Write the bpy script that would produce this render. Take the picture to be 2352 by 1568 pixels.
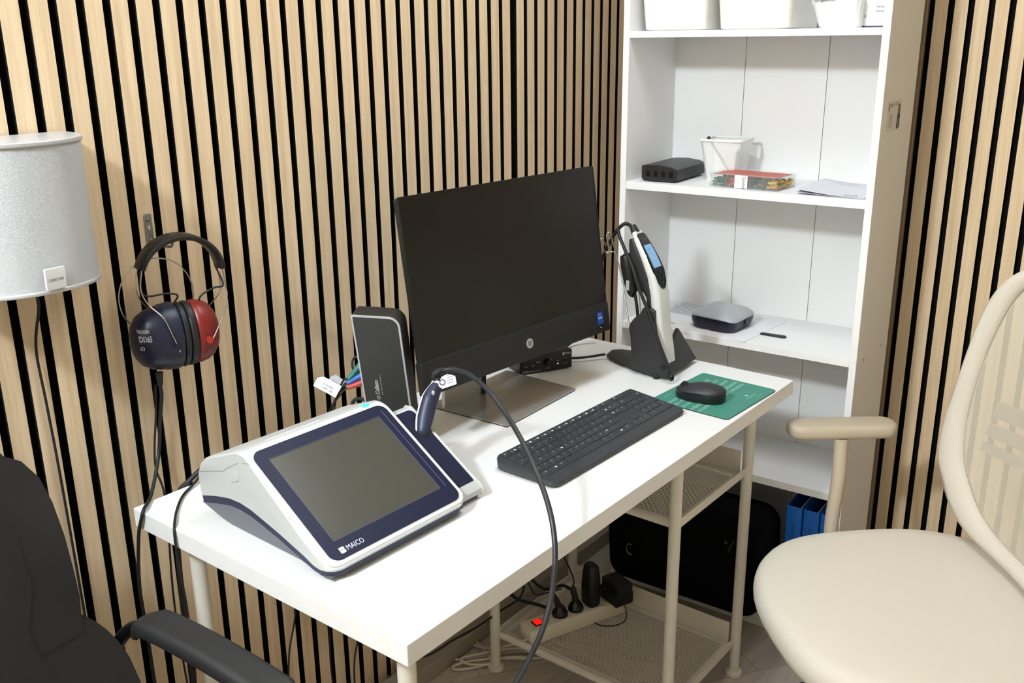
import bpy, bmesh, math, random
from mathutils import Vector, Matrix
random.seed(7)
for o in list(bpy.data.objects): bpy.data.objects.remove(o)
S = bpy.context.scene
COL = S.collection
R = math.radians
# ---------------------------------------------------------------- camera
FPX = 2204.47
cd = bpy.data.cameras.new('camera'); cam = bpy.data.objects.new('camera', cd); COL.objects.link(cam)
cd.sensor_width = 36.0; cd.lens = FPX / 2352 * 36.0; cd.clip_start = 0.02
ya, pi_, ro = 0.6452, 0.3031, -0.0100
fw = Vector((math.cos(ya)*math.cos(pi_), math.sin(ya)*math.cos(pi_), -math.sin(pi_)))
rt = Vector((math.sin(ya), -math.cos(ya), 0)); up = rt.cross(fw)
r2 = rt*math.cos(ro) + up*math.sin(ro); u2 = -rt*math.sin(ro) + up*math.cos(ro)
cam.matrix_world = Matrix(((r2.x, u2.x, -fw.x, -0.4263), (r2.y, u2.y, -fw.y, -1.4077), (r2.z, u2.z, -fw.z, 1.4541), (0, 0, 0, 1)))
S.camera = cam
# ---------------------------------------------------------------- world, exposure
S.view_settings.view_transform = 'Standard'; S.view_settings.look = 'None'
S.view_settings.exposure = 0.14; S.view_settings.gamma = 1.0; S.view_settings.use_curve_mapping = False
W = bpy.data.worlds.new('world'); S.world = W; W.use_nodes = True
W.node_tree.nodes['Background'].inputs[0].default_value = (0.9, 0.93, 1.0, 1); W.node_tree.nodes['Background'].inputs[1].default_value = 0.3
# ---------------------------------------------------------------- ceiling lamp (a glowing glass globe, built with the room)
LAMP = (-1.03, -0.48, 2.27); LAMP_R = 0.095; LAMP_POWER = 430.0
def area(name, loc, sx, sy, power, col=(1, 1, 1)):
    l = bpy.data.lights.new(name, 'AREA'); l.shape = 'RECTANGLE'; l.size = sx; l.size_y = sy; l.energy = power; l.color = col
    o = bpy.data.objects.new(name, l); COL.objects.link(o); o.location = loc; return o
FILL_PANEL = (0.95, -0.70, 2.385); area('added_fill_light', (FILL_PANEL[0], FILL_PANEL[1], FILL_PANEL[2]-.012), 0.56, 0.56, 9, (0.93, 0.97, 1.0))  # added soft fill from above, lifts the far desk and the slats beside it

# ================================================================= helpers
def lin(c):
    if isinstance(c, str):
        c = [int(c[i:i+2], 16)/255 for i in (0, 2, 4)]
    return tuple(((x/12.92) if x <= 0.04045 else ((x+0.055)/1.055)**2.4) for x in c) + (1.0,)
_m = {}
def mat(name, color, rough=0.5, metal=0.0, noise=0.0, nscale=60, bump=0.0, bscale=300, spec=0.5, emit=None, es=1.0, alpha=1.0, trans=0.0, ior=1.45, coat=0.0):
    if name in _m: return _m[name]
    m = bpy.data.materials.new(name); m.use_nodes = True; nt = m.node_tree; n = nt.nodes; L = nt.links
    b = n['Principled BSDF']; c = lin(color)
    b.inputs['Base Color'].default_value = c; b.inputs['Roughness'].default_value = rough; b.inputs['Metallic'].default_value = metal
    b.inputs['Specular IOR Level'].default_value = spec; b.inputs['Alpha'].default_value = alpha
    b.inputs['Transmission Weight'].default_value = trans; b.inputs['IOR'].default_value = ior; b.inputs['Coat Weight'].default_value = coat
    if emit: b.inputs['Emission Color'].default_value = lin(emit); b.inputs['Emission Strength'].default_value = es
    tc = n.new('ShaderNodeTexCoord')
    if noise > 0:
        t = n.new('ShaderNodeTexNoise'); t.inputs['Scale'].default_value = nscale; t.inputs['Detail'].default_value = 3
        L.new(tc.outputs['Object'], t.inputs['Vector'])
        mx = n.new('ShaderNodeMix'); mx.data_type = 'RGBA'
        mx.inputs['A'].default_value = tuple(max(0, x*(1-noise)) for x in c[:3]) + (1,); mx.inputs['B'].default_value = tuple(min(1, x*(1+noise)) for x in c[:3]) + (1,)
        L.new(t.outputs['Fac'], mx.inputs['Factor']); L.new(mx.outputs['Result'], b.inputs['Base Color'])
    if bump > 0:
        t2 = n.new('ShaderNodeTexNoise'); t2.inputs['Scale'].default_value = bscale; L.new(tc.outputs['Object'], t2.inputs['Vector'])
        bp = n.new('ShaderNodeBump'); bp.inputs['Strength'].default_value = bump; bp.inputs['Distance'].default_value = 0.001
        L.new(t2.outputs['Fac'], bp.inputs['Height']); L.new(bp.outputs['Normal'], b.inputs['Normal'])
    _m[name] = m; return m

def wood(name, ca, cb, scale=(60, 60, 2.0), rough=0.6, plank=None):
    m = bpy.data.materials.new(name); m.use_nodes = True; nt = m.node_tree; n = nt.nodes; L = nt.links; b = n['Principled BSDF']
    b.inputs['Roughness'].default_value = rough; b.inputs['Specular IOR Level'].default_value = 0.3
    g = n.new('ShaderNodeNewGeometry'); mp = n.new('ShaderNodeMapping'); mp.inputs['Scale'].default_value = scale
    L.new(g.outputs['Position'], mp.inputs['Vector'])
    t = n.new('ShaderNodeTexNoise'); t.inputs['Scale'].default_value = 1.0; t.inputs['Detail'].default_value = 6; t.inputs['Roughness'].default_value = 0.65
    L.new(mp.outputs['Vector'], t.inputs['Vector'])
    mp2 = n.new('ShaderNodeMapping'); mp2.inputs['Scale'].default_value = tuple(s*6 for s in scale); L.new(g.outputs['Position'], mp2.inputs['Vector'])
    t2 = n.new('ShaderNodeTexNoise'); t2.inputs['Scale'].default_value = 1.0; t2.inputs['Detail'].default_value = 2; L.new(mp2.outputs['Vector'], t2.inputs['Vector'])
    ad = n.new('ShaderNodeMath'); ad.operation = 'MULTIPLY_ADD'; ad.inputs[1].default_value = 0.35; L.new(t2.outputs['Fac'], ad.inputs[0]); L.new(t.outputs['Fac'], ad.inputs[2])
    cr = n.new('ShaderNodeValToRGB'); cr.color_ramp.elements[0].position = 0.45; cr.color_ramp.elements[1].position = 0.85
    cr.color_ramp.elements[0].color = lin(ca); cr.color_ramp.elements[1].color = lin(cb)
    L.new(ad.outputs[0], cr.inputs['Fac']); out = cr.outputs['Color']
    if plank:
        rp = n.new('ShaderNodeMix'); rp.data_type = 'RGBA'; rp.blend_type = 'MULTIPLY'; rp.inputs['Factor'].default_value = 1.0
        br = n.new('ShaderNodeTexBrick'); br.inputs['Color1'].default_value = (1, 1, 1, 1); br.inputs['Color2'].default_value = (.86, .86, .86, 1); br.inputs['Mortar'].default_value = (.62, .6, .57, 1)
        br.inputs['Scale'].default_value = 1.0; br.inputs['Mortar Size'].default_value = 0.0012; br.inputs['Brick Width'].default_value = plank[0]; br.inputs['Row Height'].default_value = plank[1]
        mp3 = n.new('ShaderNodeMapping'); mp3.inputs['Rotation'].default_value = (0, 0, plank[2]); mp3.inputs['Location'].default_value = (plank[3], plank[4], 0)
        L.new(g.outputs['Position'], mp3.inputs['Vector']); L.new(mp3.outputs['Vector'], br.inputs['Vector'])
        L.new(out, rp.inputs['A']); L.new(br.outputs['Color'], rp.inputs['B']); out = rp.outputs['Result']
    L.new(out, b.inputs['Base Color']); _m[name] = m; return m

def rr(w, h, r, n=6, cx=0, cy=0):
    """rounded rectangle outline, ccw, centred at cx,cy; 4*(n+1) points; r may be a 4-tuple (br,tr,tl,bl)"""
    if not isinstance(r, (tuple, list)): r = (r,)*4
    P = []
    for (sx, sy, a0, q) in ((1, -1, -90, r[0]), (1, 1, 0, r[1]), (-1, 1, 90, r[2]), (-1, -1, 180, r[3])):
        for i in range(n+1):
            a = R(a0 + 90*i/n); P.append((cx + sx*(w/2-q) + q*math.cos(a), cy + sy*(h/2-q) + q*math.sin(a)))
    return P
def spline(P, k=8):
    P = [Vector(p) for p in P]; out = []
    for i in range(len(P)-1):
        a = P[i-1] if i > 0 else P[i]*2-P[i+1]; b = P[i]; c = P[i+1]; d = P[i+2] if i+2 < len(P) else P[i+1]*2-P[i]
        for j in range(k):
            t = j/k; out.append(0.5*((2*b)+(c-a)*t+(2*a-5*b+4*c-d)*t*t+(3*b-a-3*c+d)*t**3))
    out.append(P[-1]); return out

class MB:
    def __init__(s): s.v = []; s.f = []; s.m = []; s.M = Matrix.Identity(4)
    def add(s, vs, fs, m=0):
        o = len(s.v); s.v += [s.M @ Vector(p) for p in vs]; s.f += [tuple(i+o for i in f) for f in fs]; s.m += [m]*len(fs); return s
    def box(s, x0, x1, y0, y1, z0, z1, m=0):
        x0, x1 = min(x0, x1), max(x0, x1); y0, y1 = min(y0, y1), max(y0, y1); z0, z1 = min(z0, z1), max(z0, z1)
        return s.add([(x0,y0,z0),(x1,y0,z0),(x1,y1,z0),(x0,y1,z0),(x0,y0,z1),(x1,y0,z1),(x1,y1,z1),(x0,y1,z1)],
                     [(0,3,2,1),(4,5,6,7),(0,1,5,4),(1,2,6,5),(2,3,7,6),(3,0,4,7)], m)
    def loft(s, rings, m=0, cap0=True, cap1=True, closed=True):
        n = len(rings[0]); vs = [p for r in rings for p in r]; fs = []
        for i in range(len(rings)-1):
            for j in range(n if closed else n-1):
                a = i*n+j; b = i*n+(j+1) % n; fs.append((a, b, b+n, a+n))
        if cap0: fs.append(tuple(reversed(range(n))))
        if cap1: fs.append(tuple(range((len(rings)-1)*n, len(rings)*n)))
        return s.add(vs, fs, m)
    def slab(s, P, h0, h1, m=0, M=None, bev=0.0):
        """2D outline extruded along local z (in frame M)"""
        M = M or Matrix.Identity(4); g = lambda P, h: [M @ Vector((x, y, h)) for x, y in P]
        if bev <= 0: return s.loft([g(P, h0), g(P, h1)], m)
        c = Vector((sum(p[0] for p in P)/len(P), sum(p[1] for p in P)/len(P)))
        def off(d):
            Q = []; n = len(P)
            for i in range(n):
                a = Vector(P[i-1]); b = Vector(P[i]); e = Vector(P[(i+1) % n]); t = (e-a)
                if t.length < 1e-9: t = Vector((1, 0))
                t.normalize(); nn = Vector((t.y, -t.x)); q = b - nn*d; Q.append((q.x, q.y))
            return Q
        k = 4; rings = []
        for i in range(k+1):
            a = math.pi/2*i/k; rings.append(g(off(bev*(1-math.sin(a))), h0+bev*(1-math.cos(a))))
        for i in range(k+1):
            a = math.pi/2*i/k; rings.append(g(off(bev*(1-math.cos(a))), h1-bev*(1-math.sin(a))))
        return s.loft(rings, m)
    def ring(s, A, B, h0, h1, m=0, M=None):
        """plate between outer outline A and inner outline B (same count)"""
        M = M or Matrix.Identity(4); n = len(A)
        vs = [M @ Vector((x, y, h)) for P, h in ((A, h1), (B, h1), (A, h0), (B, h0)) for x, y in P]; fs = []
        for j in range(n):
            k = (j+1) % n
            fs += [(j, k, n+k, n+j), (2*n+j, j, k, 2*n+k)[::-1] and (2*n+j, 2*n+k, k, j), (n+j, n+k, 3*n+k, 3*n+j), (3*n+j, 3*n+k, 2*n+k, 2*n+j)]
        return s.add(vs, fs, m)
    def tube(s, P, r, n=10, m=0, caps=True):
        P = [Vector(p) for p in P]; rings = []; N = len(P)
        rf = r if callable(r) else (lambda t: r)
        T = [(P[min(i+1, N-1)]-P[max(i-1, 0)]).normalized() for i in range(N)]
        u = T[0].orthogonal().normalized()
        for i in range(N):
            u = (u - T[i]*u.dot(T[i])); u = u.normalized() if u.length > 1e-6 else T[i].orthogonal().normalized()
            w = T[i].cross(u); q = rf(i/(N-1)) if N > 1 else rf(0)
            rings.append([P[i] + (u*math.cos(2*math.pi*j/n) + w*math.sin(2*math.pi*j/n))*q for j in range(n)])
        return s.loft(rings, m, caps, caps)
    def cyl(s, a, b, r, n=16, m=0, r2=None):
        return s.tube([a, b], (lambda t: r + ((r if r2 is None else r2)-r)*t), n, m)
    def rev(s, prof, c=(0, 0, 0), n=24, m=0, M=None):
        M = M or Matrix.Identity(4); c = Vector(c)
        rings = [[M @ (c + Vector((q*math.cos(2*math.pi*j/n), q*math.sin(2*math.pi*j/n), z))) for j in range(n)] for q, z in prof]
        return s.loft(rings, m)
    def ball(s, c, rx, ry, rz, n=20, k=12, m=0, e=1.0):
        sg = lambda v: math.copysign(abs(v)**e, v); rings = []
        for i in range(k+1):
            a = -math.pi/2 + math.pi*i/k; ca, sa = max(1e-4, math.cos(a)), math.sin(a)
            rings.append([(c[0]+rx*abs(ca)**e*sg(math.cos(2*math.pi*j/n)), c[1]+ry*abs(ca)**e*sg(math.sin(2*math.pi*j/n)), c[2]+rz*sg(sa)) for j in range(n)])
        return s.loft(rings, m)
    def build(s, name, mats, parent=None, bevel=0, seg=2, smooth=35, sub=0, label=None, solid=0):
        me = bpy.data.meshes.new(name); me.from_pydata([tuple(p) for p in s.v], [], s.f); me.update()
        if not isinstance(mats, (list, tuple)): mats = [mats]
        for mm in mats: me.materials.append(mm)
        me.polygons.foreach_set('material_index', s.m)
        bm = bmesh.new(); bm.from_mesh(me); bmesh.ops.recalc_face_normals(bm, faces=bm.faces[:]); bm.to_mesh(me); bm.free()
        if smooth:
            me.shade_smooth(); me.set_sharp_from_angle(angle=R(smooth))
        o = bpy.data.objects.new(name, me); COL.objects.link(o)
        if parent: o.parent = parent
        if bevel:
            b = o.modifiers.new('bevel', 'BEVEL'); b.width = bevel; b.segments = seg; b.limit_method = 'ANGLE'; b.angle_limit = R(40); b.harden_normals = bool(smooth)
        if sub:
            b = o.modifiers.new('sub', 'SUBSURF'); b.levels = sub; b.render_levels = sub
        if solid:
            b = o.modifiers.new('solid', 'SOLIDIFY'); b.thickness = solid; b.offset = 0
        if label: o['label'] = label
        return o

def tag(o, label, cat, group=None, kind=None):
    o['label'] = label; o['category'] = cat
    if group: o['group'] = group
    if kind: o['kind'] = kind
    return o
def thing(name, label, cat, M=None, group=None):
    o = bpy.data.objects.new(name, None); COL.objects.link(o); o.empty_display_size = 0.05
    if M is not None: o.matrix_world = M
    return tag(o, label, cat, group)
def struct(o): o['kind'] = 'structure'; return o
def T(x, y, z, rz=0.0): return Matrix.Translation((x, y, z)) @ Matrix.Rotation(rz, 4, 'Z')
def frame(o, x, y):
    """matrix with origin o, axes x,y (orthonormalised), z=x cross y"""
    x = Vector(x).normalized(); y = Vector(y); y = (y-x*y.dot(x)).normalized(); z = x.cross(y)
    return Matrix(((x.x, y.x, z.x, o[0]), (x.y, y.y, z.y, o[1]), (x.z, y.z, z.z, o[2]), (0, 0, 0, 1)))
_glyph = {}
def glyph(s, bold=0.0):
    k = (s, bold)
    if k not in _glyph:
        cu = bpy.data.curves.new('t', 'FONT'); cu.body = s; cu.size = 1.0; cu.offset = bold; cu.resolution_u = 2
        ob = bpy.data.objects.new('t', cu); me = bpy.data.meshes.new_from_object(ob)
        vs = [(v.co.x, v.co.y) for v in me.vertices]; fs = [tuple(p.vertices) for p in me.polygons]
        x0 = min(v[0] for v in vs); x1 = max(v[0] for v in vs); y0 = min(v[1] for v in vs); y1 = max(v[1] for v in vs)
        bpy.data.objects.remove(ob); bpy.data.curves.remove(cu); bpy.data.meshes.remove(me)
        _glyph[k] = (vs, fs, (x0, y0, x1, y1))
    return _glyph[k]
def put_text(mb, s, M, height=None, width=None, m=0, center=False, bold=0.0):
    """flat lettering in the xy plane of M; fitted to height and/or width"""
    vs, fs, (x0, y0, x1, y1) = glyph(s, bold)
    sy = (height/(y1-y0)) if height else None; sx = (width/(x1-x0)) if width else None
    sx = sx or sy; sy = sy or sx
    dx = -(x0+x1)/2 if center else -x0; dy = -(y0+y1)/2 if center else -y0
    mb.add([M @ Vector(((x+dx)*sx, (y+dy)*sy, 0)) for x, y in vs], fs, m)

# ================================================================= materials
M_oak = wood('oak_veneer', 'C9AE8A', 'E4CDAB', (70, 70, 2.2), 0.6)
M_felt = mat('black_felt', '0C0B0B', 0.95, noise=0.2, nscale=400, spec=0.15)
M_white = mat('white_laminate', 'F0F0EE', 0.45, noise=0.01, nscale=5)
M_metalw = mat('white_powder_coat', 'DDD8CC', 0.5, noise=0.02, nscale=20)
M_black = mat('black_plastic', '151515', 0.5, bump=0.15, bscale=1500)
M_blackg = mat('gloss_black_plastic', '0B0B0C', 0.18)
M_rubber = mat('black_rubber', '161618', 0.55)
M_steel = mat('steel_wire', 'C8C8C6', 0.25, 1.0)
M_wall = mat('wall_paint', 'C9BCA8', 0.9, noise=0.02, nscale=4)
M_ceil = mat('ceiling_paint', 'EFEEEA', 0.9)
M_paper = mat('white_paper', 'ECECF0', 0.8)
M_ink = mat('dark_ink', '4A4A58', 0.7)
M_print = mat('white_print', 'D9DBE6', 0.5)
M_greyp = mat('dim_print', '8F9094', 0.6)

# ================================================================= room shell
PIT, X0, GAP, WID, DG = 0.0425, 0.3011, 0.0135, 0.0135, 0.0116
RX0, RX1, RY0, RZ = -2.3, 2.045, -3.1, 2.40
def slat(mb, a, b, f0, f1, swap=False):
    # black-cored slat with an oak veneer face
    z0, z1 = 0.012, RZ-.005; q = (lambda x, y, z: (y, x, z)) if swap else (lambda x, y, z: (x, y, z))
    V = [q(a, f0, z0), q(b, f0, z0), q(b, f0, z1), q(a, f0, z1), q(a, f1, z0), q(b, f1, z0), q(b, f1, z1), q(a, f1, z1)]
    mb.add(V, [(0, 1, 2, 3)], 0); mb.add(V, [(0, 3, 7, 4), (1, 5, 6, 2), (0, 4, 5, 1), (3, 2, 6, 7)], 1)
def slats(kind):
    mb = MB()
    if kind == 'left':
        for k in range(-58, 42):
            x1 = X0 + PIT*k + (DG if k >= 28 else 0)          # gap k starts here: right edge of slat k
            x0 = x1 - (PIT-GAP)
            if x1 > RX1-.03: break
            if x0 < RX0+.01: continue
            slat(mb, x0, x1, 0.0, 0.0165)
        mb.box(RX0, RX1, 0.0165, 0.03, 0.005, RZ, 1)
    else:
        for k in range(0, 55):
            y0 = -0.7764 - PIT*k; y1 = y0 - GAP              # gap from y0 to y1
            slat(mb, y1-(PIT-GAP), y1, 2.0186, 2.035, True)
        mb.box(2.035, 2.045, -0.77, RY0, 0.005, RZ, 1)
    return mb
wl = struct(slats('left').build('wall_left', [M_oak, M_felt], None, smooth=0))
wb = struct(slats('back').build('wall_back', [M_oak, M_felt], None, smooth=0))
mb = MB().box(2.03, 2.045, 0.03, -0.765, 0, RZ); struct(mb.build('wall_back_plain', M_wall))
struct(MB().box(2.012, 2.03, -0.757, -0.7764, 0.0, RZ, 0).build('trim_1', mat('trim_brown', 'A08C74', .6), bevel=.002))
struct(MB().box(RX0, RX1, RY0, RY0-.05, 0, RZ).build('wall_right', M_wall))
struct(MB().box(RX0, RX0-.05, RY0, 0.05, 0, RZ).build('wall_front', M_wall))
M_floor = wood('floor_laminate', 'AFA69A', 'CFC7BC', (3, 22, 10), 0.45, plank=(1.28, 0.19, 0.62, .3, .07))
struct(MB().box(RX0, RX1+.05, RY0, 0.05, -0.05, 0).build('floor', M_floor))
struct(MB().box(RX0, RX1+.05, RY0, 0.05, RZ, RZ+.05).build('ceiling', M_ceil))
struct(MB().box(RX0+.02, 1.99, -0.078, -0.030, 0, 0.045).build('baseboard_left', mat('baseboard_grey', '9C9488', .5), bevel=.003))
t = thing('ceiling_light', 'glowing opal glass globe lamp hanging under the ceiling', 'ceiling light', T(*LAMP))
MB().ball((0, 0, 0), LAMP_R, LAMP_R, LAMP_R, 24, 14).build('glass_globe', mat('lamp_glass', 'FFFFFF', .8, emit=(0.925, 0.968, 1.0), es=LAMP_POWER), t)
MB().rev([(.0001, LAMP_R-.004), (.03, LAMP_R-.004), (.03, RZ-LAMP[2]-.02), (.05, RZ-LAMP[2]), (.0001, RZ-LAMP[2])]).build('lamp_holder', M_white, t)
t = thing('added_fill_panel', 'unseen square fill-light panel added above the far end of the desk', 'ceiling light', T(*FILL_PANEL))  # unseen body for the added fill light, not a lamp of the room
MB().ring(rr(.62, .62, .01), rr(.58, .58, .005), -.012, .013).build('frame', M_white, t)
MB().box(-.29, .29, -.29, .29, -.008, .013).build('fill_diffuser', mat('fill_panel_glow', 'FFFFFF', .8, emit=(.93, .97, 1.0), es=3.0), t)

# ================================================================= desk with mesh-shelf side frame
DA = -0.021; MD = T(0.3144, -0.0906, 0, DA); ZD = 0.7495          # desk-local: x along the desk, y toward the wall (depth = -y)
def D(x, yd, z=ZD): return MD @ Vector((x, -yd, z))
desk = thing('desk', 'white rectangular desk with round metal legs and mesh shelves under its far end', 'desk', MD)
M_top = mat('desk_top_white', 'E8E8E7', 0.38, noise=0.01, nscale=3)
MB().box(0, 1.198, 0, -.6037, .7174, ZD).build('tabletop', M_top, desk, bevel=.0015)
def leg(x, yd, r=.0122, foot=True):
    l = MB().cyl((x, -yd, .010), (x, -yd, .7172), r, 20).build('leg', M_metalw, desk)
    MB().rev([(.0001, 0), (.019, 0), (.0205, .004), (.0195, .010), (.013, .0125), (.0001, .0125)], (x, -yd, 0), 24).build('foot', M_metalw, l)
    return l
for x, yd in ((.056, .076), (.050, .550)): leg(x, yd, .0128)
for x, yd in ((.824, .064), (.824, .53), (1.152, .532), (1.152, .064)): leg(x, yd)
MB().box(.815, 1.162, -.054, -.542, .7120, .7173).build('mounting_plate', M_metalw, desk)
def mesh_shelf(z):
    x0, x1, y0, y1 = .834, 1.142, -.062, -.530
    s = MB()
    s.box(x1, x1+.003, y0-.012, y1+.012, z, z+.052)                      # tall end flange
    s.box(x0, x1, y1, y1-.003, z-.004, z+.016); s.box(x0, x1, y0, y0+.003, z-.004, z+.016)
    s.tube([(x0, y0-.0, z+.004), (x0, y1, z+.004)], .009, 12)
    s.ring([(x0, y1), (x1, y1), (x1, y0), (x0, y0)], [(x0+.028, y1+.018), (x1-.018, y1+.018), (x1-.018, y0-.018), (x0+.028, y0-.018)], z-.001, z+.001)
    o = s.build('mesh_shelf', M_metalw, desk, bevel=.0008)
    g = MB(); px, py = .0120, .0064                                      # expanded-metal grid
    ax0, ax1, ay0, ay1 = x0+.027, x1-.017, y1+.017, y0-.017
    nx = int((ax1-ax0)/py); ny = int((ay1-ay0)/px)
    # slots run along y (length px), staggered rows along x
    w = .0015
    for i in range(nx+1):
        xx = ax0 + (ax1-ax0)*i/nx; g.box(xx-w/2, xx+w/2, ay0, ay1, z-.0008, z+.0008)
    for i in range(nx):
        xa = ax0 + (ax1-ax0)*i/nx; xb = ax0 + (ax1-ax0)*(i+1)/nx
        for j in range(ny):
            yy = ay0 + (ay1-ay0)*(j + (.5 if i % 2 else .0))/ny
            g.add([(xa, yy, z), (xb, yy, z), (xb, yy+.0022, z), (xa, yy+.0022, z)], [(0, 1, 2, 3)])
    g.build('mesh_grid', M_metalw, o, smooth=0)
mesh_shelf(.528); mesh_shelf(.088)

# ================================================================= bookcase
BB = -0.0308; MBK = T(1.6448, -.1885, 0, -math.pi/2 - BB)          # bookcase-local: x to the right, y to the back
bk = thing('bookcase', 'tall white open bookcase behind the desk by the slatted wall', 'bookcase', MBK)
BW, BD = .6115, .2628
M_bk = mat('bookcase_white', 'EFEFEF', 0.5, noise=0.008, nscale=4)
MB().box(0, .016, 0, BD, 0, 2.02).build('side_panel', M_bk, bk, bevel=.0008)
MB().box(BW-.016, BW, 0, BD, 0, 2.02).build('side_panel', M_bk, bk, bevel=.0008)
MB().box(.016, BW-.016, .02, .035, 0, .0545).build('plinth', M_bk, bk)
MB().box(.016, BW-.016, 0, BD, 2.0, 2.016).build('top_panel', M_bk, bk)
g = MB()
for a, b in ((.016, .204), (.2056, .410), (.4116, BW-.016)): g.box(a, b, BD-.006, BD-.001, .055, 2.0)
g.box(.016, BW-.016, BD-.0028, BD-.0005, .055, 2.0, 1)
g.build('back_panel', [M_bk, mat('groove_grey', '96948D', .8)], bk, smooth=0)
for z0, z1 in ((.0555, .0735), (.408, .427), (.745, .763), (1.103, 1.1213), (1.459, 1.4739), (1.80, 1.816)):
    MB().box(.0162, BW-.0162, .001, BD-.0062, z0, z1).build('shelf', M_bk, bk, bevel=.0006)
for y, z in ((.056, .7508), (.203, .7475)): MB().ball((BW+.0005, y, z), .0012, .004, .004, 10, 6).build('screw', M_steel, bk)
def B(u, e, z): return MBK @ Vector((u, e, z))
def TB(u, e, z, rz=0.0): return MBK @ T(u, e, z, rz)

# sticker on the bookcase side
ms = MBK @ frame((BW+.0003, .040, 1.262), (0, 1, 0), (0, 0, 1))
st = thing('sticker', 'small worn transparent sticker with a phone symbol on the bookcase side', 'sticker', ms)
mb = MB(); mb.M = Matrix.Identity(4)
mb.slab(rr(.105, .062, .004, 4, .055, .032), 0, .0003); mb.build('film', mat('film_clear', 'EDE8E0', .3, alpha=.12), st, smooth=0)
mb = MB()
def seg2(mb, pts, w, z=.0006, m=0):
    for a, b in zip(pts[:-1], pts[1:]):
        a = Vector(a); b = Vector(b); t = (b-a).normalized(); n = Vector((-t.y, t.x))*w/2; t = t*w*.3
        mb.add([(*(a-n-t), z), (*(b-n+t), z), (*(b+n+t), z), (*(a+n-t), z)], [(0, 1, 2, 3)], m)
seg2(mb, [(.014, .058), (.010, .053), (.010, .047), (.014, .043)], .003)
for k in range(3): seg2(mb, [(.024, .057-.003*k), (.042, .057-.003*k)], .0012, m=1)
for k in range(2): seg2(mb, [(.055, .058-.004*k), (.078, .058-.004*k)], .0016, m=1)
for k in range(7): seg2(mb, [(.020, .034-.0042*k), (.042, .034-.0042*k)], .0011, m=1)
mb.slab([(.083, .002), (.090, .002), (.092, .024), (.099, .024), (.097, .004), (.105, .002), (.104, .03), (.098, .036), (.088, .034)], .0004, .0008, 0)
mb.slab(rr(.014, .022, .006, 4, .095, .044), .0004, .0008, 2)
mb.build('print', [mat('sticker_dark', '3A2926', .6), mat('sticker_grey', '857A6E', .6), mat('sticker_skin', '8C5B4B', .6)], st, smooth=0)

# ---------------- things on the bookcase shelves
S1, S2, S3, S4 = 1.4742, 1.1216, .7633, .4273
M_bin = mat('bin_white', 'F0EEE6', .55)
def shelf_bin(x0, x1, label):
    w = x1-x0; d = .225; h = .15; t = thing('storage_bin', label, 'storage bin', TB((x0+x1)/2, .02+d/2, S1), 'white storage bins on the top shelf')
    rings = []
    for k, z in enumerate((0, .003, h)):
        q = (0.004 if z == 0 else 0) ; g_ = .012*(z/h); rings.append([(x, y, z) for x, y in rr(w-2*q+2*g_-.01, d-2*q+2*g_-.012, .022, 5)])
    inner = [[(x, y, z) for x, y in rr(w-.014+2*.012*(z/h), d-.016+2*.012*(z/h), .020, 5)] for z in (h, .006)]
    b = MB(); b.loft(rings+inner, 0, True, True); b.build('body', M_bin, t)
    b = MB(); b.ring(rr(w+.022, d+.020, .026, 5), rr(w+.008, d+.006, .022, 5), h-.004, h+.004); b.build('rim', M_bin, t, bevel=.001)
shelf_bin(.0325, .195, 'white plastic storage bin at the left end of the top shelf')
shelf_bin(.222, .392, 'white plastic storage bin in the middle of the top shelf beside the paper bag')
# paper bag
t = thing('paper_bag', 'crumpled open white paper bag on the top shelf beside the bins', 'paper bag', TB(.497, .052, S1, R(4)))
rings = []; rnd = random.Random(3)
for i, (z, w, d) in enumerate(((0, .078, .05), (.004, .084, .055), (.02, .088, .06), (.036, .094, .064), (.050, .100, .068), (.054, .104, .072), (.0535, .100, .068), (.03, .086, .058), (.006, .078, .050))):
    base = rr(w, d, .008, 6, (z/.054)*-.008, 0); ring = []
    for j, (x, y) in enumerate(base):
        k = 0.0022*math.sin(j*2.3+z*60)+rnd.uniform(-.0008, .0008); ring.append((x*(1+k*10), y+k, z + (.003*math.sin(j*1.1) if z > .045 else 0)))
    rings.append(ring)
MB().loft(rings, 0).build('bag_body', mat('bag_paper', 'EDEDED', .75, bump=.3, bscale=60), t, smooth=25)
# carton
t = thing('cardboard_carton', 'white cardboard carton with dark print at the right end of the top shelf', 'carton', TB(.548, .135, S1, R(2)))
MB().box(-.036, .040, -.075, .08, .003, .16).build('box', mat('carton_white', 'DAD9D3', .6), t, bevel=.001)
MB().box(-.038, .042, -.078, .08, 0, .003).build('base_sheet', mat('dark_violet', '4B4358', .6), t)
mb = MB(); F = frame((-.0365, -.0753, .0), (1, 0, 0), (0, 0, 1))
for k, s in enumerate(('-lahjat ei', '-lahjat ei')): put_text(mb, s, F @ Matrix.Translation((.047, .038-.0085*k, 0)), .0058, .028)
put_text(mb, 'R.', F @ Matrix.Translation((.026, .020, 0)), .0055); mb.build('lettering', mat('print_blueblack', '3B3C5E', .6), t, smooth=0)

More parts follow.
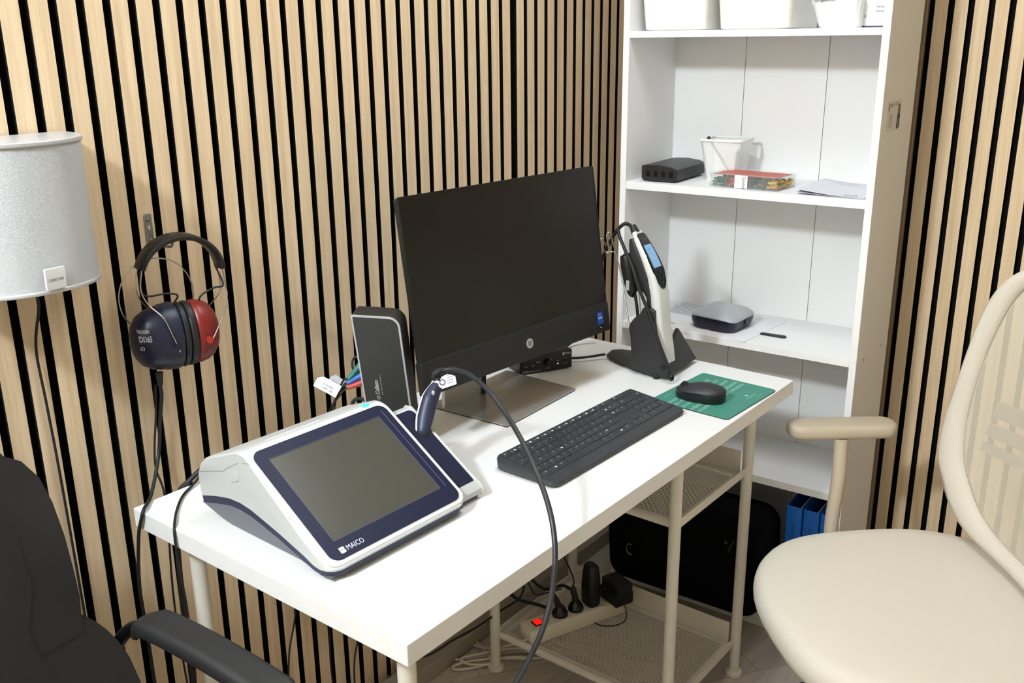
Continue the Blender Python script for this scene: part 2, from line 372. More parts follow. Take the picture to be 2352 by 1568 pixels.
# black box, pen cup, pencil, plug case, booklet on the second shelf
t = thing('junction_box', 'flat black plastic box with four sockets left on the second shelf', 'electronics box', TB(.046, .024, S2, R(2)))
P = [(-0.0, 0), (.095, 0)]
prof = [(0.0, .006), (.006, .0), (.086, -.0), (.094, .004), (.095, .030), (.080, .0355), (.047, .0395), (.014, .0385), (.0, .036)]
mb = MB(); mb.loft([[(x, y, z+.002) for x, z in prof] for y in (.001, .178)], 0); mb.build('housing', mat('box_black', '1B1B1C', .42, bump=.1, bscale=900), t, bevel=.0015)
for k in range(4):
    mb = MB(); mb.box(.013+.0205*k, .022+.0205*k, -.0004, .004, .013, .026); mb.build('socket', M_blackg, t)
t = thing('pen_cup', 'square white wire-mesh pen cup holding a pencil on the second shelf', 'pen cup', TB(.211, .155, S2, R(3)))
H = .098
def cupring(z): return .0385 + .0125*z/H
mb = MB(); g = MB()
mb.M = Matrix.Identity(4)
def qring(q, z, r=.008): return [(x, y, z) for x, y in rr(2*q, 2*q, r, 4)]
mb.loft([qring(cupring(0)-.001, 0), qring(cupring(0), .004), qring(cupring(0)-.002, .004)], 0)
mb.build('base', mat('cup_white', 'EDEDEA', .45), t)
mb = MB(); q = cupring(H)
mb.tube([Vector(p) for p in qring(q, H)] + [Vector(qring(q, H)[0])], .0032, 8, caps=False); mb.build('rim', _m['cup_white'], t)
N = 26; NZ = 30
for side in range(4):
    Rm = Matrix.Rotation(side*math.pi/2, 4, 'Z')
    for s_ in (1, -1):
        for i in range(-NZ, N+1, 1):
            pts = []
            for j in range(0, 13):
                z = H*j/12; u = i/N + s_*(z/H)*1.0 if s_ > 0 else (i+NZ)/N - (z/H)*1.0
                if -0.001 <= u <= 1.001: pts.append(Rm @ Vector(((u*2-1)*(cupring(z)-.004), -cupring(z), z+.001)))
            if len(pts) > 1:
                a, b = pts[0], pts[-1]; t_ = (b-a).normalized(); nn = (Rm @ Vector((0, -1, .12))).cross(t_).normalized()*.00055
                g.add([a-nn, b-nn, b+nn, a+nn], [(0, 1, 2, 3)])
g.build('wire_mesh', _m['cup_white'], t, smooth=0)
t = thing('pencil', 'dark grey pencil leaning diagonally inside the white mesh cup', 'pencil', TB(.211, .155, S2, R(3)))
MB().cyl((-.0360, -.030, .101), (.028, -.018, .006), .0034, 8).build('barrel', mat('pencil_grey', '6C6C6E', .5), t)
MB().ball((-.0365, -.030, .1025), .0042, .0042, .0042, 12, 8).build('eraser_tip', M_blackg, t)

t = thing('plug_case', 'clear plastic case of green, red, blue and yellow wall plugs on the second shelf', 'plastic case', TB(.222, .032, S2, R(-4)))
CW, CD_, CH = .172, .105, .028
M_clear = mat('clear_plastic', 'C9CFCB', .08, alpha=.13)
mb = MB()
mb.ring(rr(CW, CD_, .004, 3, CW/2, CD_/2), rr(CW-.003, CD_-.003, .003, 3, CW/2, CD_/2), .0, CH); mb.box(.001, CW-.001, .001, CD_-.001, 0, .0012)
mb.build('case_body', M_clear, t)
mb = MB(); mb.ring(rr(CW+.003, CD_+.003, .004, 3, CW/2, CD_/2), rr(CW-.012, CD_-.012, .003, 3, CW/2, CD_/2), CH+.0002, CH+.0045); mb.build('lid', M_clear, t)
mb = MB().box(.007, CW-.007, .007, CD_-.007, CH+.0005, CH+.0015); mb.build('lid_card', mat('card_red', 'B5564A', .5), t)
for x in (.042, .102, .135): MB().box(x, x+.0012, .002, CD_-.002, .0013, CH-.001).build('divider', mat('divider_clear', '9A9C98', .2, alpha=.45), t)
mb = MB(); F = frame((.069, -.0006, .001), (1, 0, 0), (0, 0, 1)); mb.box(.066, .0985, -.0008, -.0002, .001, CH+.003)
mb.build('label', M_paper, t)
mb = MB(); put_text(mb, 'Sarvhel', frame((.0855, -.0011, CH-.001), (0, 0, -1), (1, 0, 0)), .0085, .026); mb.build('lettering', M_ink, t, smooth=0)
def wallplugs(name, x0, x1, n, m, label, seed):
    r_ = random.Random(seed); o = None
    mb = MB()
    for i in range(n):
        x = r_.uniform(x0+.006, x1-.006); y = r_.uniform(.006, CD_-.008); z = .0045+.0155*(i/n); a = r_.uniform(-.6, .6)
        d_ = Vector((math.cos(a), math.sin(a), r_.uniform(-.1, .1)))*.0075; c = Vector((min(max(x, x0+.008), x1-.008), y, z))
        mb.cyl(c-d_*.7, c+d_*.7, .0026, 7)
    o = mb.build(name, m, t); o['kind'] = 'stuff'; return o
for nm, a, b, c, s in (('wall_plugs', .004, .041, '12543A', 1), ('wall_plugs', .044, .066, 'C8281E', 2), ('wall_plugs', .067, .101, '1B2C66', 3), ('wall_plugs', .104, .134, '6D655C', 4), ('wall_plugs', .137, .170, 'E0B016', 5)):
    wallplugs(nm, a, b, 70 if c != '6D655C' else 18, mat('plug_'+c, c, .5), '', s)

t = thing('booklet', 'folded white paper booklet lying at the right of the second shelf', 'booklet', TB(.438, .016, S2, R(0)))
def sheet(w, d, curl, z0, n=12, th=.0006, skew=0):
    mb = MB(); rings = []
    for i in range(n+1):
        u = i/n; z = z0 + curl*(1-u)**2; rings.append([(w*u, 0, z), (w*u+skew, d, z), (w*u+skew, d, z+th), (w*u, 0, z+th)])
    return mb.loft(rings, 0)
sheet(.150, .20, .010, .0015, skew=-.0).build('cover', mat('booklet_paper', 'D9DAE2', .7), t)
sheet(.150, .20, .004, .0004).build('page', mat('booklet_page', 'C7C8D6', .7), t)
mb = MB()
for k in range(3): put_text(mb, 'oooo oo ooo', Matrix.Translation((.045, .16-.006*k, .0102-.0008*k)), .0035, .05)
F = Matrix.Translation((.118, .012, .0042)); mb.ring([(p[0]*1.6, p[1]) for p in rr(.018, .018, .009, 5)], [(p[0]*1.6, p[1]) for p in rr(.015, .015, .0075, 5)], 0, .0003, M=F)
mb.build('print', M_greyp, t, smooth=0)

# third shelf: papers, grey and navy tool case, fork key
t = thing('paper_stack', 'printed sheets of paper under the grey case on the third shelf', 'paper', TB(.14, .02, S3, R(-6)))
mb = MB().box(0, .21, 0, .215, 0, .0012); mb.build('sheet', M_paper, t)
mb = MB().box(-.105, .10, .03, .235, .0012, .0022); mb.build('sheet', M_paper, t)
mb = MB()
for k in range(9): seg2(mb, [(-.09+.004*(k % 3), .21-.012*k), (.0+.01*(k % 2), .21-.012*k)], .0022, .0026)
mb.build('print', M_ink, t, smooth=0)
t = thing('plastic_case', 'navy plastic case with a rounded light grey lid on the third shelf', 'case', TB(.250, .094, S3+.0024, R(-4)))
CWx, CDx = .124, .128
def hx(x, y):      # height of the seam between base and lid: arched, dropping to the right
    u = (x+CWx/2)/CWx; return .030 + .007*math.sin(min(1, u*1.5)*math.pi*.55) - .019*max(0, u-.35)**1.5
def sqr(q, zf, r=.022): return [(x, y, zf(x, y)) for x, y in rr(CWx*q, CDx*q, r, 8)]
mb = MB(); mb.loft([sqr(.86, lambda x, y: 0), sqr(.91, lambda x, y: .003), sqr(.98, lambda x, y: hx(x, y)*.6), sqr(1.0, lambda x, y: hx(x, y)-.0004)], 0)
mb.build('case_base', mat('case_navy', '10132A', .35), t, smooth=50)
mb = MB(); rings = [sqr(1.0, lambda x, y: hx(x, y)), sqr(1.008, lambda x, y: hx(x, y)+.002), sqr(1.0, lambda x, y: hx(x, y)+.0045)]
for k in range(1, 9):
    q = 1-k/8*.97; rings.append(sqr(q, lambda x, y, q=q: hx(x/q*q, y)+.0045+.013*(1-q**3)+.004*(y/CDx), .022*q))
mb.loft(rings, 0); mb.build('lid', mat('case_grey', 'A9ADB2', .35), t, smooth=60)
mb = MB().box(CWx/2-.001, CWx/2+.0022, .0, .028, .010, .026); mb.build('latch', mat('case_navy2', '20243C', .4), t, bevel=.001)
mb = MB(); put_text(mb, 'maico', frame((.046, .006, .0395), (.1, 1, .06), (-1, .1, .30)), .005, .026); mb.build('lettering', mat('grey_print', '5B5F66', .5), t, smooth=0)
t = thing('fork_key', 'small black two-pronged plastic tool on the third shelf', 'tool', TB(.387, .083, S3, R(3)))
pts = [(-.032, -.003), (-.028, -.0055), (.024, -.0085), (.031, -.006), (.033, 0), (.031, .006), (.024, .0075), (-.026, .0062), (-.030, .004), (-.008, .0022), (-.008, -.0005)]
MB().slab(pts, .0, .004, bev=.001).build('body', mat('tool_black', '17171C', .4), t)

# bottom: bag and blue files
t = thing('carry_case', 'soft black carrying case with rounded corners standing at the foot of the bookcase', 'bag', TB(.243, -.005, .0745, R(0)))
Fb = frame((0, .0, .128), (1, 0, 0), (0, -.10, 1))
mb = MB(); mb.slab([(x, y) for x, y in rr(.425, .262, .05, 8)], -.085, .088, M=Fb @ Matrix.Rotation(R(0), 4, 'Z'), bev=.03)
mb.build('body', mat('case_fabric', '08080A', .95, bump=.3, bscale=900, spec=.12), t, smooth=60)
mb = MB(); mb.tube(spline([Fb @ Vector((-.135+.012*math.cos(a), -.020+.016*math.sin(a), .0895)) for a in [R(v) for v in range(70, 300, 20)]], 2), .0012, 6); mb.build('metal_ring', M_steel, t)
mb = MB(); Ft = Fb @ Matrix.Translation((.138, .060, .0882)) @ Matrix.Rotation(R(68), 4, 'Z'); mb.box; put_text(mb, 'widex ear', Ft, .008, .046); mb.slab(rr(.009, .009, .004, 4, .022, .018), 0, .0004, M=Ft); mb.build('lettering', mat('dim_print2', '3C3C40', .6), t, smooth=0)
for k, (u, lab) in enumerate(((.4795, 'blue magazine file nearest the black carrying case'), (.5215, 'blue magazine file between two others on the bottom shelf'), (.5630, 'blue magazine file beside the bookcase side panel'))):
    w = .0385 if k < 2 else .0300
    t = thing('magazine_file', lab, 'magazine file', TB(u, .008, .0738), 'blue magazine files on the bottom shelf')
    M_blue = mat('file_blue', '1569C7', .4)
    mb = MB(); h = .292
    mb.ring(rr(w, .235, .003, 3, w/2, .1175), rr(w-.005, .230, .002, 3, w/2, .1175), 0, h); mb.box(.001, w-.001, .001, .234, 0, .002); mb.build('file_body', M_blue, t, bevel=.0006)
    mb = MB().box(w-.010, w-.0045, .004, .20, .003, h-.008); mb.build('papers', M_paper, t)
    mb = MB(); put_text(mb, 'interacoustics' if k < 3 else '', frame((w*.62, -.0004, h-.200), (0, 0, 1), (-1, 0, 0)), .011, .155); mb.build('lettering', mat('file_navy', '123E86', .5), t, smooth=0)

# ================================================================= wall speaker
t = thing('wall_speaker', 'silver half-round loudspeaker mounted on the slatted wall', 'speaker', T(.2265, -.018, 1.128))
def dsh(w, d, n=28, e=0.78):
    P = []
    for i in range(n+1):
        a = math.pi + math.pi*i/n; P.append((w*math.copysign(abs(math.cos(a))**e, math.cos(a)), -d*abs(math.sin(a))**.9))
    return P + [(w, .012), (-w, .012)]
M_sil = mat('speaker_silver', 'C6C7C9', .36, .35)
def grille_mat():
    m = mat('speaker_grille', 'BDBEC0', .42, .0); nt = m.node_tree; n = nt.nodes; L = nt.links; b = n['Principled BSDF']
    tc = n['Texture Coordinate']; mp = n.new('ShaderNodeMapping'); mp.inputs['Rotation'].default_value = (0, R(38), 0)
    w = n.new('ShaderNodeTexWave'); w.inputs['Scale'].default_value = 210; w.bands_direction = 'X'; L.new(tc.outputs['Object'], mp.inputs['Vector']); L.new(mp.outputs['Vector'], w.inputs['Vector'])
    mp2 = n.new('ShaderNodeMapping'); mp2.inputs['Rotation'].default_value = (0, R(-52), 0)
    w2 = n.new('ShaderNodeTexWave'); w2.inputs['Scale'].default_value = 150; L.new(tc.outputs['Object'], mp2.inputs['Vector']); L.new(mp2.outputs['Vector'], w2.inputs['Vector'])
    mu = n.new('ShaderNodeMath'); mu.operation = 'MULTIPLY'; L.new(w.outputs['Fac'], mu.inputs[0]); L.new(w2.outputs['Fac'], mu.inputs[1])
    bp = n.new('ShaderNodeBump'); bp.inputs['Strength'].default_value = .35; bp.inputs['Distance'].default_value = .0006; L.new(mu.outputs[0], bp.inputs['Height']); L.new(bp.outputs['Normal'], b.inputs['Normal'])
    mx = n.new('ShaderNodeMix'); mx.data_type = 'RGBA'; mx.inputs['A'].default_value = lin('AEB0B3'); mx.inputs['B'].default_value = lin('E4E5E7'); L.new(mu.outputs[0], mx.inputs['Factor']); L.new(mx.outputs['Result'], b.inputs['Base Color'])
    return m
HS = .205
MB().slab(dsh(.105, .112), .006, HS-.006).build('grille', grille_mat(), t, smooth=40)
MB().slab(dsh(.1075, .115), 0, .006, bev=.002).build('bottom_cap', M_sil, t, smooth=40)
MB().slab(dsh(.1075, .115), HS-.006, HS+.001, bev=.002).build('top_cap', M_sil, t, smooth=40)
MB().box(.098, .1068, -.030, .012, .004, HS-.004).build('side_panel', M_sil, t, bevel=.001)
mb = MB().box(-.1, .1, .0125, .0178, .03, HS-.03); mb.build('wall_bracket', M_black, t)
lf = frame((-.018, -.1165, .006), (1, .075, 0), (0, -.05, 1))
b_ = MB().slab(rr(.030, .030, .002, 3, .015, .016), -.0005, .0035, M=lf, bev=.0006).build('badge', mat('badge_silver', 'ECEDEF', .3, .3), t)
mb = MB(); put_text(mb, 'CANTON', lf @ Matrix.Translation((.0040, .0125, .0037)), .0042, .0220, bold=.02); mb.build('lettering', mat('badge_ink', '6A6B70', .5), b_, smooth=0)

def cable(name, pts, r, m, label, cat='cable', group=None, k=8, n=8):
    o = MB().tube(spline(pts, k), r, n).build(name, m, None, smooth=60); return tag(o, label, cat, group)
cable('speaker_cable', [(.232, -.06, 1.119), (.236, -.05, 1.09), (.242, -.010, 1.02), (.246, -.006, .93), (.249, -.006, .80), (.252, -.006, .5), (.252, -.006, .2), (.25, -.02, .01)], .0022, M_rubber, 'thin black cable hanging down the wall below the silver loudspeaker')

# ================================================================= wall hook and headphones
t = thing('wall_hook', 'small zinc wall bracket screwed to a slat above the headphones', 'hook', T(.4590, -.0005, 1.150))
MB().slab(rr(.0135, .048, .0035, 4, 0, .018), 0, .0018, M=frame((0, 0, 0), (1, 0, 0), (0, 0, 1)), bev=.0004).build('plate', mat('zinc', '9C9C9C', .35, .8), t)
MB().ball((-.001, -.003, .032), .0032, .002, .0032, 12, 8).build('screw', mat('screw_steel', '7E7E7E', .3, .9), t)
mb = MB().ball((0, -.0020, .019), .0022, .0006, .004, 12, 8); mb.build('keyhole', mat('hole_light', 'C9B79E', .6), t)
mb = MB(); mb.tube(spline([(0, -.001, .0), (0, -.02, -.006), (0, -.055, -.006), (0, -.063, .002)], 6), .0022, 8); mb.build('prong', _m['zinc'], t)

hp = thing('headphones', 'audiometric headphones with one dark blue and one red ear cup hanging on the wall', 'headphones', T(.4455, -.075, 1.0135, R(-14)))
# local frame: x along the wall, y into the wall, z up; cups near z=-.03..-.06
M_cupb = mat('cup_blue', '14162A', .3); M_cupr = mat('cup_red', '6E1C15', .38); M_cush = mat('cushion_black', '17171A', .45, bump=.1)
def cup(side, m):
    # axis along x; side -1 blue (left), +1 red (right)
    
    rings = []
    zc, ry, rz = -.009, .041, .0545
    if side < 0: X = [(-.006, .86), (-.010, .97), (-.030, .985), (-.036, .97), (-.052, .90), (-.066, .74), (-.075, .50), (-.079, .22), (-.080, .02)]
    else: X = [(.016, .86), (.020, .97), (.026, .98), (.038, .93), (.048, .82), (.056, .62), (.061, .34), (.062, .02)]
    for x, q in X:
        rings.append([(x, ry*q*math.cos(a)*1.0, zc + rz*q*math.sin(a)) for a in [2*math.pi*j/36 for j in range(36)]])
    return MB().loft(rings, 0).build('ear_cup', m, hp, smooth=50)
cb = cup(-1, M_cupb); cr_ = cup(1, M_cupr); cb['label'] = 'dark blue ear cup'; cr_['label'] = 'red ear cup'
mb = MB(); mb.loft([[(x, .0405*q*math.cos(a), -.009+.055*q*math.sin(a)) for a in [2*math.pi*j/36 for j in range(36)]] for x, q in ((-.030, .99), (-.012, 1.02), (-.007, .98), (-.006, .8))], 0); mb.build('rim', mat('cup_rim_blue', '1B1E30', .4), cb, smooth=50)
for x0, x1 in ((-.006, .005), (.005, .018)):
    w = (x1-x0)
    mb = MB(); mb.loft([[(x0+w*(.5-.5*math.cos(math.pi*i/8)), .040*q*math.cos(a), -.0095+.054*q*math.sin(a)) for a in [2*math.pi*j/32 for j in range(32)]] for i, q in enumerate((.80, .93, .99, 1.0, 1.01, 1.0, .99, .93, .80))], 0); mb.build('cushion', M_cush, hp, smooth=50)
# cup knobs
kb = MB().cyl((-.021, -.041, -.016), (-.021, -.0465, -.016), .0055, 16).build('knob', M_cupb, cb)
kr = MB().cyl((.032, -.0375, -.016), (.032, -.0445, -.016), .0055, 16).build('knob', mat('knob_red', 'A02A1C', .35), cr_)
# headband pad (arc in x-z plane) and wires
def arc(x, z, rx, rz, a0, a1, n=20, y=0): return [(x+rx*math.cos(R(a0+(a1-a0)*i/n)), y, z+rz*math.sin(R(a0+(a1-a0)*i/n))) for i in range(n+1)]
cA = (.012, .088)
rings = []
for i in range(25):
    a = R(163 + (2-163)*i/24); ca, sa = math.cos(a), math.sin(a); wv = .0205 - .0035*abs(ca)**3
    e = .0045
    base = Vector((cA[0]+.066*ca, 0, cA[1]+.062*sa)); nn = Vector((ca, 0, sa))
    rings.append([base + Vector((0, yy*wv, 0)) + nn*q*e for yy, q in ((-1, -.35), (-.8, -1), (.8, -1), (1, -.35), (1, .35), (.8, 1), (-.8, 1), (-1, .35))])
MB().loft(rings, 0).build('headband_pad', mat('pad_leather', '141414', .4, bump=.25, bscale=250), hp, smooth=50)
for y_ in (-.011, .011):
    s = -1 if y_ < 0 else 1
    mb = MB(); mb.tube(spline([(-.0515, y_, .1080), (-.0570, y_, .076), (-.050, y_*1.6, .052), (-.034, y_*2.9, .030), (-.027, s*.042, .004), (-.021, s*.0437, -.016), (-.018, s*.0437, -.026)], 5), .0011, 8); mb.build('wire', M_steel, hp)
    mb = MB(); mb.tube(spline([(.077, y_, .092), (.080, y_, .062), (.079, y_*1.4, .044), (.064, y_*2.7, .020), (.046, s*.0395, -.004), (.033, s*.0415, -.022)], 5), .0011, 8); mb.build('wire', M_steel, hp)
mb = MB(); mb.tube(spline(arc(-.020, .052, .060, .062, 218, -30, 26, .030), 2), .0011, 8); mb.build('wire', M_steel, hp)
for P_, nm in (([(-.0530, -.004, .104), (-.052, -.006, .066), (-.020, -.02, .066), (-.004, -.02, .060), (-.010, -.012, .045), (-.018, -.01, .033)], 'inner_cable'), ([(.070, .0, .094), (.078, -.006, .062), (.060, -.01, .060), (.038, -.008, .050), (.034, 0, .030)], 'inner_cable')):
    MB().tube(spline(P_, 6), .0016, 8).build(nm, M_rubber, hp)
MB().cyl((-.043, -.006, -.064), (-.044, -.006, -.086), .0060, 12, r2=.0042).build('strain_relief', M_rubber, hp)
# print on the blue cup
def cuptext(s, z, h, y0, w):
    mb = MB(); vs, fs, (a0, b0, a1, b1) = glyph(s, .02); out = []
    for x, y in vs:
        u = (x-a0)/(a1-a0)*w; zz = z + (y-b0)/(b1-b0)*h
        yy = y0 + u*.5; X = -.0725 + u*.80
        # place on cup surface: iterate radius
        zc = (zz+.009)/.0545; X2 = X
        q = 0; prof = [(-.036, .97), (-.052, .90), (-.066, .74), (-.075, .50), (-.079, .22)]
        q = None
        for (xa, qa), (xb, qb) in zip(prof[:-1], prof[1:]):
            if xb <= X <= xa: q = qa + (qb-qa)*(X-xa)/(xb-xa)
        if q is None: q = .95
        ss = max(-.98, min(.98, zc/q)); yv = -.040*q*math.sqrt(1-ss*ss)-.0008
        out.append((X, yv, zz))
    mb.add(out, fs); return mb
mb = cuptext('DD65', -.004, .010, 0, .020); m2 = cuptext('RADIOEAR', .010, .0055, 0, .018); m3 = cuptext('\u03a9', -.017, .006, 0, .006)
mb.add(m2.v, m2.f); mb.add(m3.v, m3.f); mb.build('lettering', mat('cup_print', 'A9ADB8', .5), cb, smooth=0)
HPM = hp.matrix_world.copy()
pt = lambda x, y, z: HPM @ Vector((x, y, z))
p0_ = pt(-.044, -.006, -.086)
cable('headphone_cable', [p0_, p0_+Vector((0, 0, -.02)), (.402, -.055, .86), (.398, -.045, .80), (.352, -.085, .7575), (.317, -.118, .7555), (.309, -.120, .742), (.311, -.1, .70), (.318, -.07, .60), (.325, -.06, .5), (.33, -.06, .3), (.34, -.09, .012)], .0030, M_rubber, 'black twin cable running from the blue ear cup over the desk corner')
cable('thin_cable', [(.417, -.03, .915), (.421, -.015, .86), (.412, -.012, .80), (.408, -.015, .76), (.409, -.03, .7), (.40, -.03, .5), (.41, -.03, .25), (.42, -.05, .01)], .0019, M_rubber, 'thin black cable hanging on the wall behind the back desk edge')

# ================================================================= all-in-one computer
PS, TH = -.0859, .1476
MM = T(.7323, -.3449, .8635, PS)
MD_ = T(1.03, -.27, ZD, PS)
t = thing('desktop_computer', 'black all-in-one computer with a switched off screen on a silver foot', 'computer', MM)
MW, MH = .540, .3475
FM = frame((0, 0, 0), (1, 0, 0), (0, math.sin(TH), math.cos(TH)))     # screen plane: x right, y up the screen, z toward viewer
CHN = .062
MB().slab(rr(MW, MH-.004, .004, 4, MW/2, MH/2), -.010, -.0006, M=FM, bev=.0015).build('housing', M_black, t)
MB().slab(rr(.44, .26, .03, 6, MW/2, .17), -.045, -.0095, M=FM, bev=.012).build('rear_cover', M_black, t)
MB().slab(rr(MW-.004, MH-CHN-.002, .003, 3, MW/2, CHN+(MH-CHN)/2), -.0006, .0004, M=FM).build('screen_glass', mat('screen_off', '0B0B0A', .28, spec=.45), t, smooth=0)
mb = MB(); mb.ring(rr(MW-.0002, MH-CHN+.002, .004, 3, MW/2, CHN+(MH-CHN)/2-.001), rr(MW-.005, MH-CHN-.003, .003, 3, MW/2, CHN+(MH-CHN)/2), -.002, .0012, M=FM); mb.build('bezel', M_black, t)
mb = MB(); mb.slab(rr(MW+.003, CHN-.001, .004, 4, MW/2, (CHN-.001)/2), -.012, .0026, M=FM, bev=.0012); mb.build('chin', mat('chin_black', '161617', .55, bump=.2, bscale=1200), t)
lg = FM @ Matrix.Translation((MW*.5+.012, .031, .0028))
mb = MB(); mb.rev([(.0001, 0), (.0098, 0), (.0098, .0005), (.0001, .0005)], n=32, M=lg); lo = mb.build('logo', mat('logo_silver', 'B9B9B6', .35, .4), t)
mb = MB(); put_text(mb, 'hp', lg @ Matrix.Translation((0, 0, .0008)) @ Matrix(((1, .25, 0, 0), (0, 1, 0, 0), (0, 0, 1, 0), (0, 0, 0, 1))), .0145, .0105, center=True); mb.build('lettering', M_black, lo, smooth=0)
sF = FM @ Matrix.Translation((MW-.040, .019, .0028))
mb = MB(); mb.slab(rr(.019, .026, .0006, 2, .0095, .013), 0, .0003, 0, M=sF); so = mb.build('sticker', mat('intel_blue', '0D3F9A', .35), t, smooth=0)
mb = MB(); put_text(mb, 'intel', sF @ Matrix.Translation((.0025, .0195, .0005)), .0036, .0090); put_text(mb, 'CORE', sF @ Matrix.Translation((.0025, .0110, .0005)), .0052, .0140, bold=.03); put_text(mb, 'i5', sF @ Matrix.Translation((.0150, .0045, .0005)), .0026); mb.build('lettering', mat('sticker_light', 'B9D6F2', .5), so, smooth=0)
mb = MB(); mb.rev([(.0001, 0), (.0009, 0), (.0001, .0006)], n=10, M=FM @ Matrix.Translation((MW-.031, .012, .0028))); mb.build('power_light', mat('led_white', 'FFFFFF', .5, emit='FFFFFF', es=2.5), t)
inv = MM.inverted()
def toM(p): return inv @ Vector(p)
base = [D(.608, .078), D(.617, .273), D(.864, .262), D(.870, .072)]
mb = MB(); loc_ = [toM((p.x, p.y, ZD)) for p in base]
def scaled(L_, q, z): c = sum(L_, Vector())/4; return [(c+(p-c)*q)+Vector((0, 0, z)) for p in L_]
mb.loft([scaled(loc_, .985, .0003), scaled(loc_, .985, .0022)], 0); mb.build('foot_pad', M_black, t)
MB().loft([scaled(loc_, 1.0, .0022), scaled(loc_, 1.0, .0055)], 0).build('foot_plate', mat('foot_silver', 'A3A19D', .34, .6), t, bevel=.0008)
q0, q1 = toM(D(.612, .118)), toM(D(.728, .118))
xa, xb = q0.x, q1.x; yb = (q0.y+q1.y)/2; zb = q0.z+.0055
nm_ = mat('neck_silver', 'C9C8C4', .3, .6)
MB().loft([[(xa, yb-.004, zb), (xb-.010, yb-.004, zb), (xb-.010, yb+.004, zb), (xa, yb+.004, zb)], [(xa, yb-.012, zb+.17), (xb-.010, yb-.012, zb+.17), (xb-.010, yb-.004, zb+.17), (xa, yb-.004, zb+.17)]], 0).build('neck', nm_, t)
MB().loft([[(xb-.0099, yb-.006, zb), (xb+.002, yb-.006, zb), (xb+.002, yb+.008, zb), (xb-.0099, yb+.008, zb)], [(xb-.0099, yb-.014, zb+.17), (xb+.002, yb-.014, zb+.17), (xb+.002, yb, zb+.17), (xb-.0099, yb, zb+.17)]], 0).build('neck_edge', M_black, t)

# ================================================================= audio interface box behind the computer
aF = MD @ T(.865, -.113, ZD, R(-27))
t = thing('amplifier', 'small black amplifier box with white print under the computer screen', 'amplifier', aF)
MB().box(0, .130, 0, .10, .003, .0445).build('housing', mat('amp_black', '0E0E0F', .35), t, bevel=.0012)
for x in (.012, .118):
    for y in (.012, .088): MB().cyl((x, y, 0), (x, y, .004), .005, 12).build('rubber_foot', M_rubber, t)
MB().cyl((.070, 0, .022), (.070, -.009, .022), .0085, 20).build('volume_knob', mat('knob_black', '060606', .5), t)
for x in (.042, .112): MB().box(x, x+.006, -.0015, .001, .018, .023).build('push_button', mat('button_black', '050505', .4), t)
Fa = frame((0, -.0003, 0), (1, 0, 0), (0, 0, 1)); mb = MB()
put_text(mb, 'Tx50', Fa @ Matrix.Translation((.006, .0055, 0)), .0048); put_text(mb, 'digital', Fa @ Matrix.Translation((.012, .018, 0)), .0028)
seg2(mb, [(.021, 0), (.052, 0)], .0010, 0) if False else None
mb.add([Fa @ Vector(p) for p in ((.021, .0068, 0), (.052, .0068, 0), (.052, .0076, 0), (.021, .0076, 0))], [(0, 1, 2, 3)])
put_text(mb, 'min', Fa @ Matrix.Translation((.030, .019, 0)), .0028); put_text(mb, 'max', Fa @ Matrix.Translation((.041, .025, 0)), .0026); put_text(mb, 'volume', Fa @ Matrix.Translation((.063, .0085, 0)), .0028)
put_text(mb, 'on', Fa @ Matrix.Translation((.092, .022, 0)), .0025); put_text(mb, 'input', Fa @ Matrix.Translation((.110, .026, 0)), .0025); put_text(mb, 'line / mic', Fa @ Matrix.Translation((.107, .0145, 0)), .0024)
put_text(mb, 'Camp', Fa @ Matrix.Translation((.1105, .0345, 0)), .0058, .0155, bold=.03); mb.slab(rr(.0046, .0078, .0006, 2, .1080, .0375), 0, .0003, M=Fa)
mb.add([Fa @ Vector((.0765+.0115*0+.0118*math.cos(a)*.72-.006, .022+.0118*math.sin(a), 0)) for a in [R(v) for v in range(-20, 61, 10)]] + [Fa @ Vector((.0705+.0108*math.cos(a)*.72, .022+.0108*math.sin(a), 0)) for a in [R(v) for v in range(60, -21, -10)]], [tuple(range(18))])
mb.build('lettering', mat('amp_print', 'B5B5B5', .5), t, smooth=0)
MB().ball((.094, -.0004, .0165), .0014, .0008, .0014, 10, 6).build('power_light', mat('led_green', 'E9FFE0', .5, emit='E8FFD8', es=1.6), t)

# ================================================================= keyboard
kF = MD @ T(.4560, -.3700, ZD, R(-1.2))
t = thing('keyboard', 'dark grey full size keyboard lying on the desk in front of the computer', 'keyboard', kF)
# fitted: origin = back-left corner, x right, y toward the wall (front = -y)
KW, KD_ = .433, .132
M_kb = mat('keyboard_grey', '333539', .42, bump=.05); M_key = mat('key_grey', '333539', .32); M_leg = mat('key_print', 'E2E3E6', .6)
def kz(y): return .0100 + (y+KD_)/KD_*.0145
rings = []
def kr_(w, d, z, r, fn=None): return [(x, y, (z if fn is None else kz(y)+z)) for x, y in rr(w, d, r, 6, KW/2, -KD_/2)]
MB().loft([kr_(KW-.010, KD_-.012, 0, .012), kr_(KW-.002, KD_-.002, .004, .014), kr_(KW, KD_, -.0035, .015, 1), kr_(KW-.003, KD_-.003, -.0002, .014, 1), kr_(KW-.012, KD_-.012, 0, .012, 1)], 0).build('body', M_kb, t, smooth=40)
KU = .01855; keys = []
def row(y, x, defs):
    for d_ in defs:
        if isinstance(d_, (int, float)): x += d_*KU; continue
        s_, w_ = d_ if isinstance(d_, tuple) else (d_, 1); keys.append((x, y, w_*KU, s_)); x += w_*KU
ys = [-.0125] + [-.0295 - .0172*i for i in range(5)]
x0k = .0125
row(ys[0], x0k, ['esc'] + [('F%d' % i, 1.17) for i in range(1, 13)])
row(ys[0]-.0, x0k+15.45*KU, [] )
row(ys[1], x0k, ['|', '1', '2', '3', '4', '5', '6', '7', '8', '9', '0', "?", '\u00bf', ('\u2190', 2)])
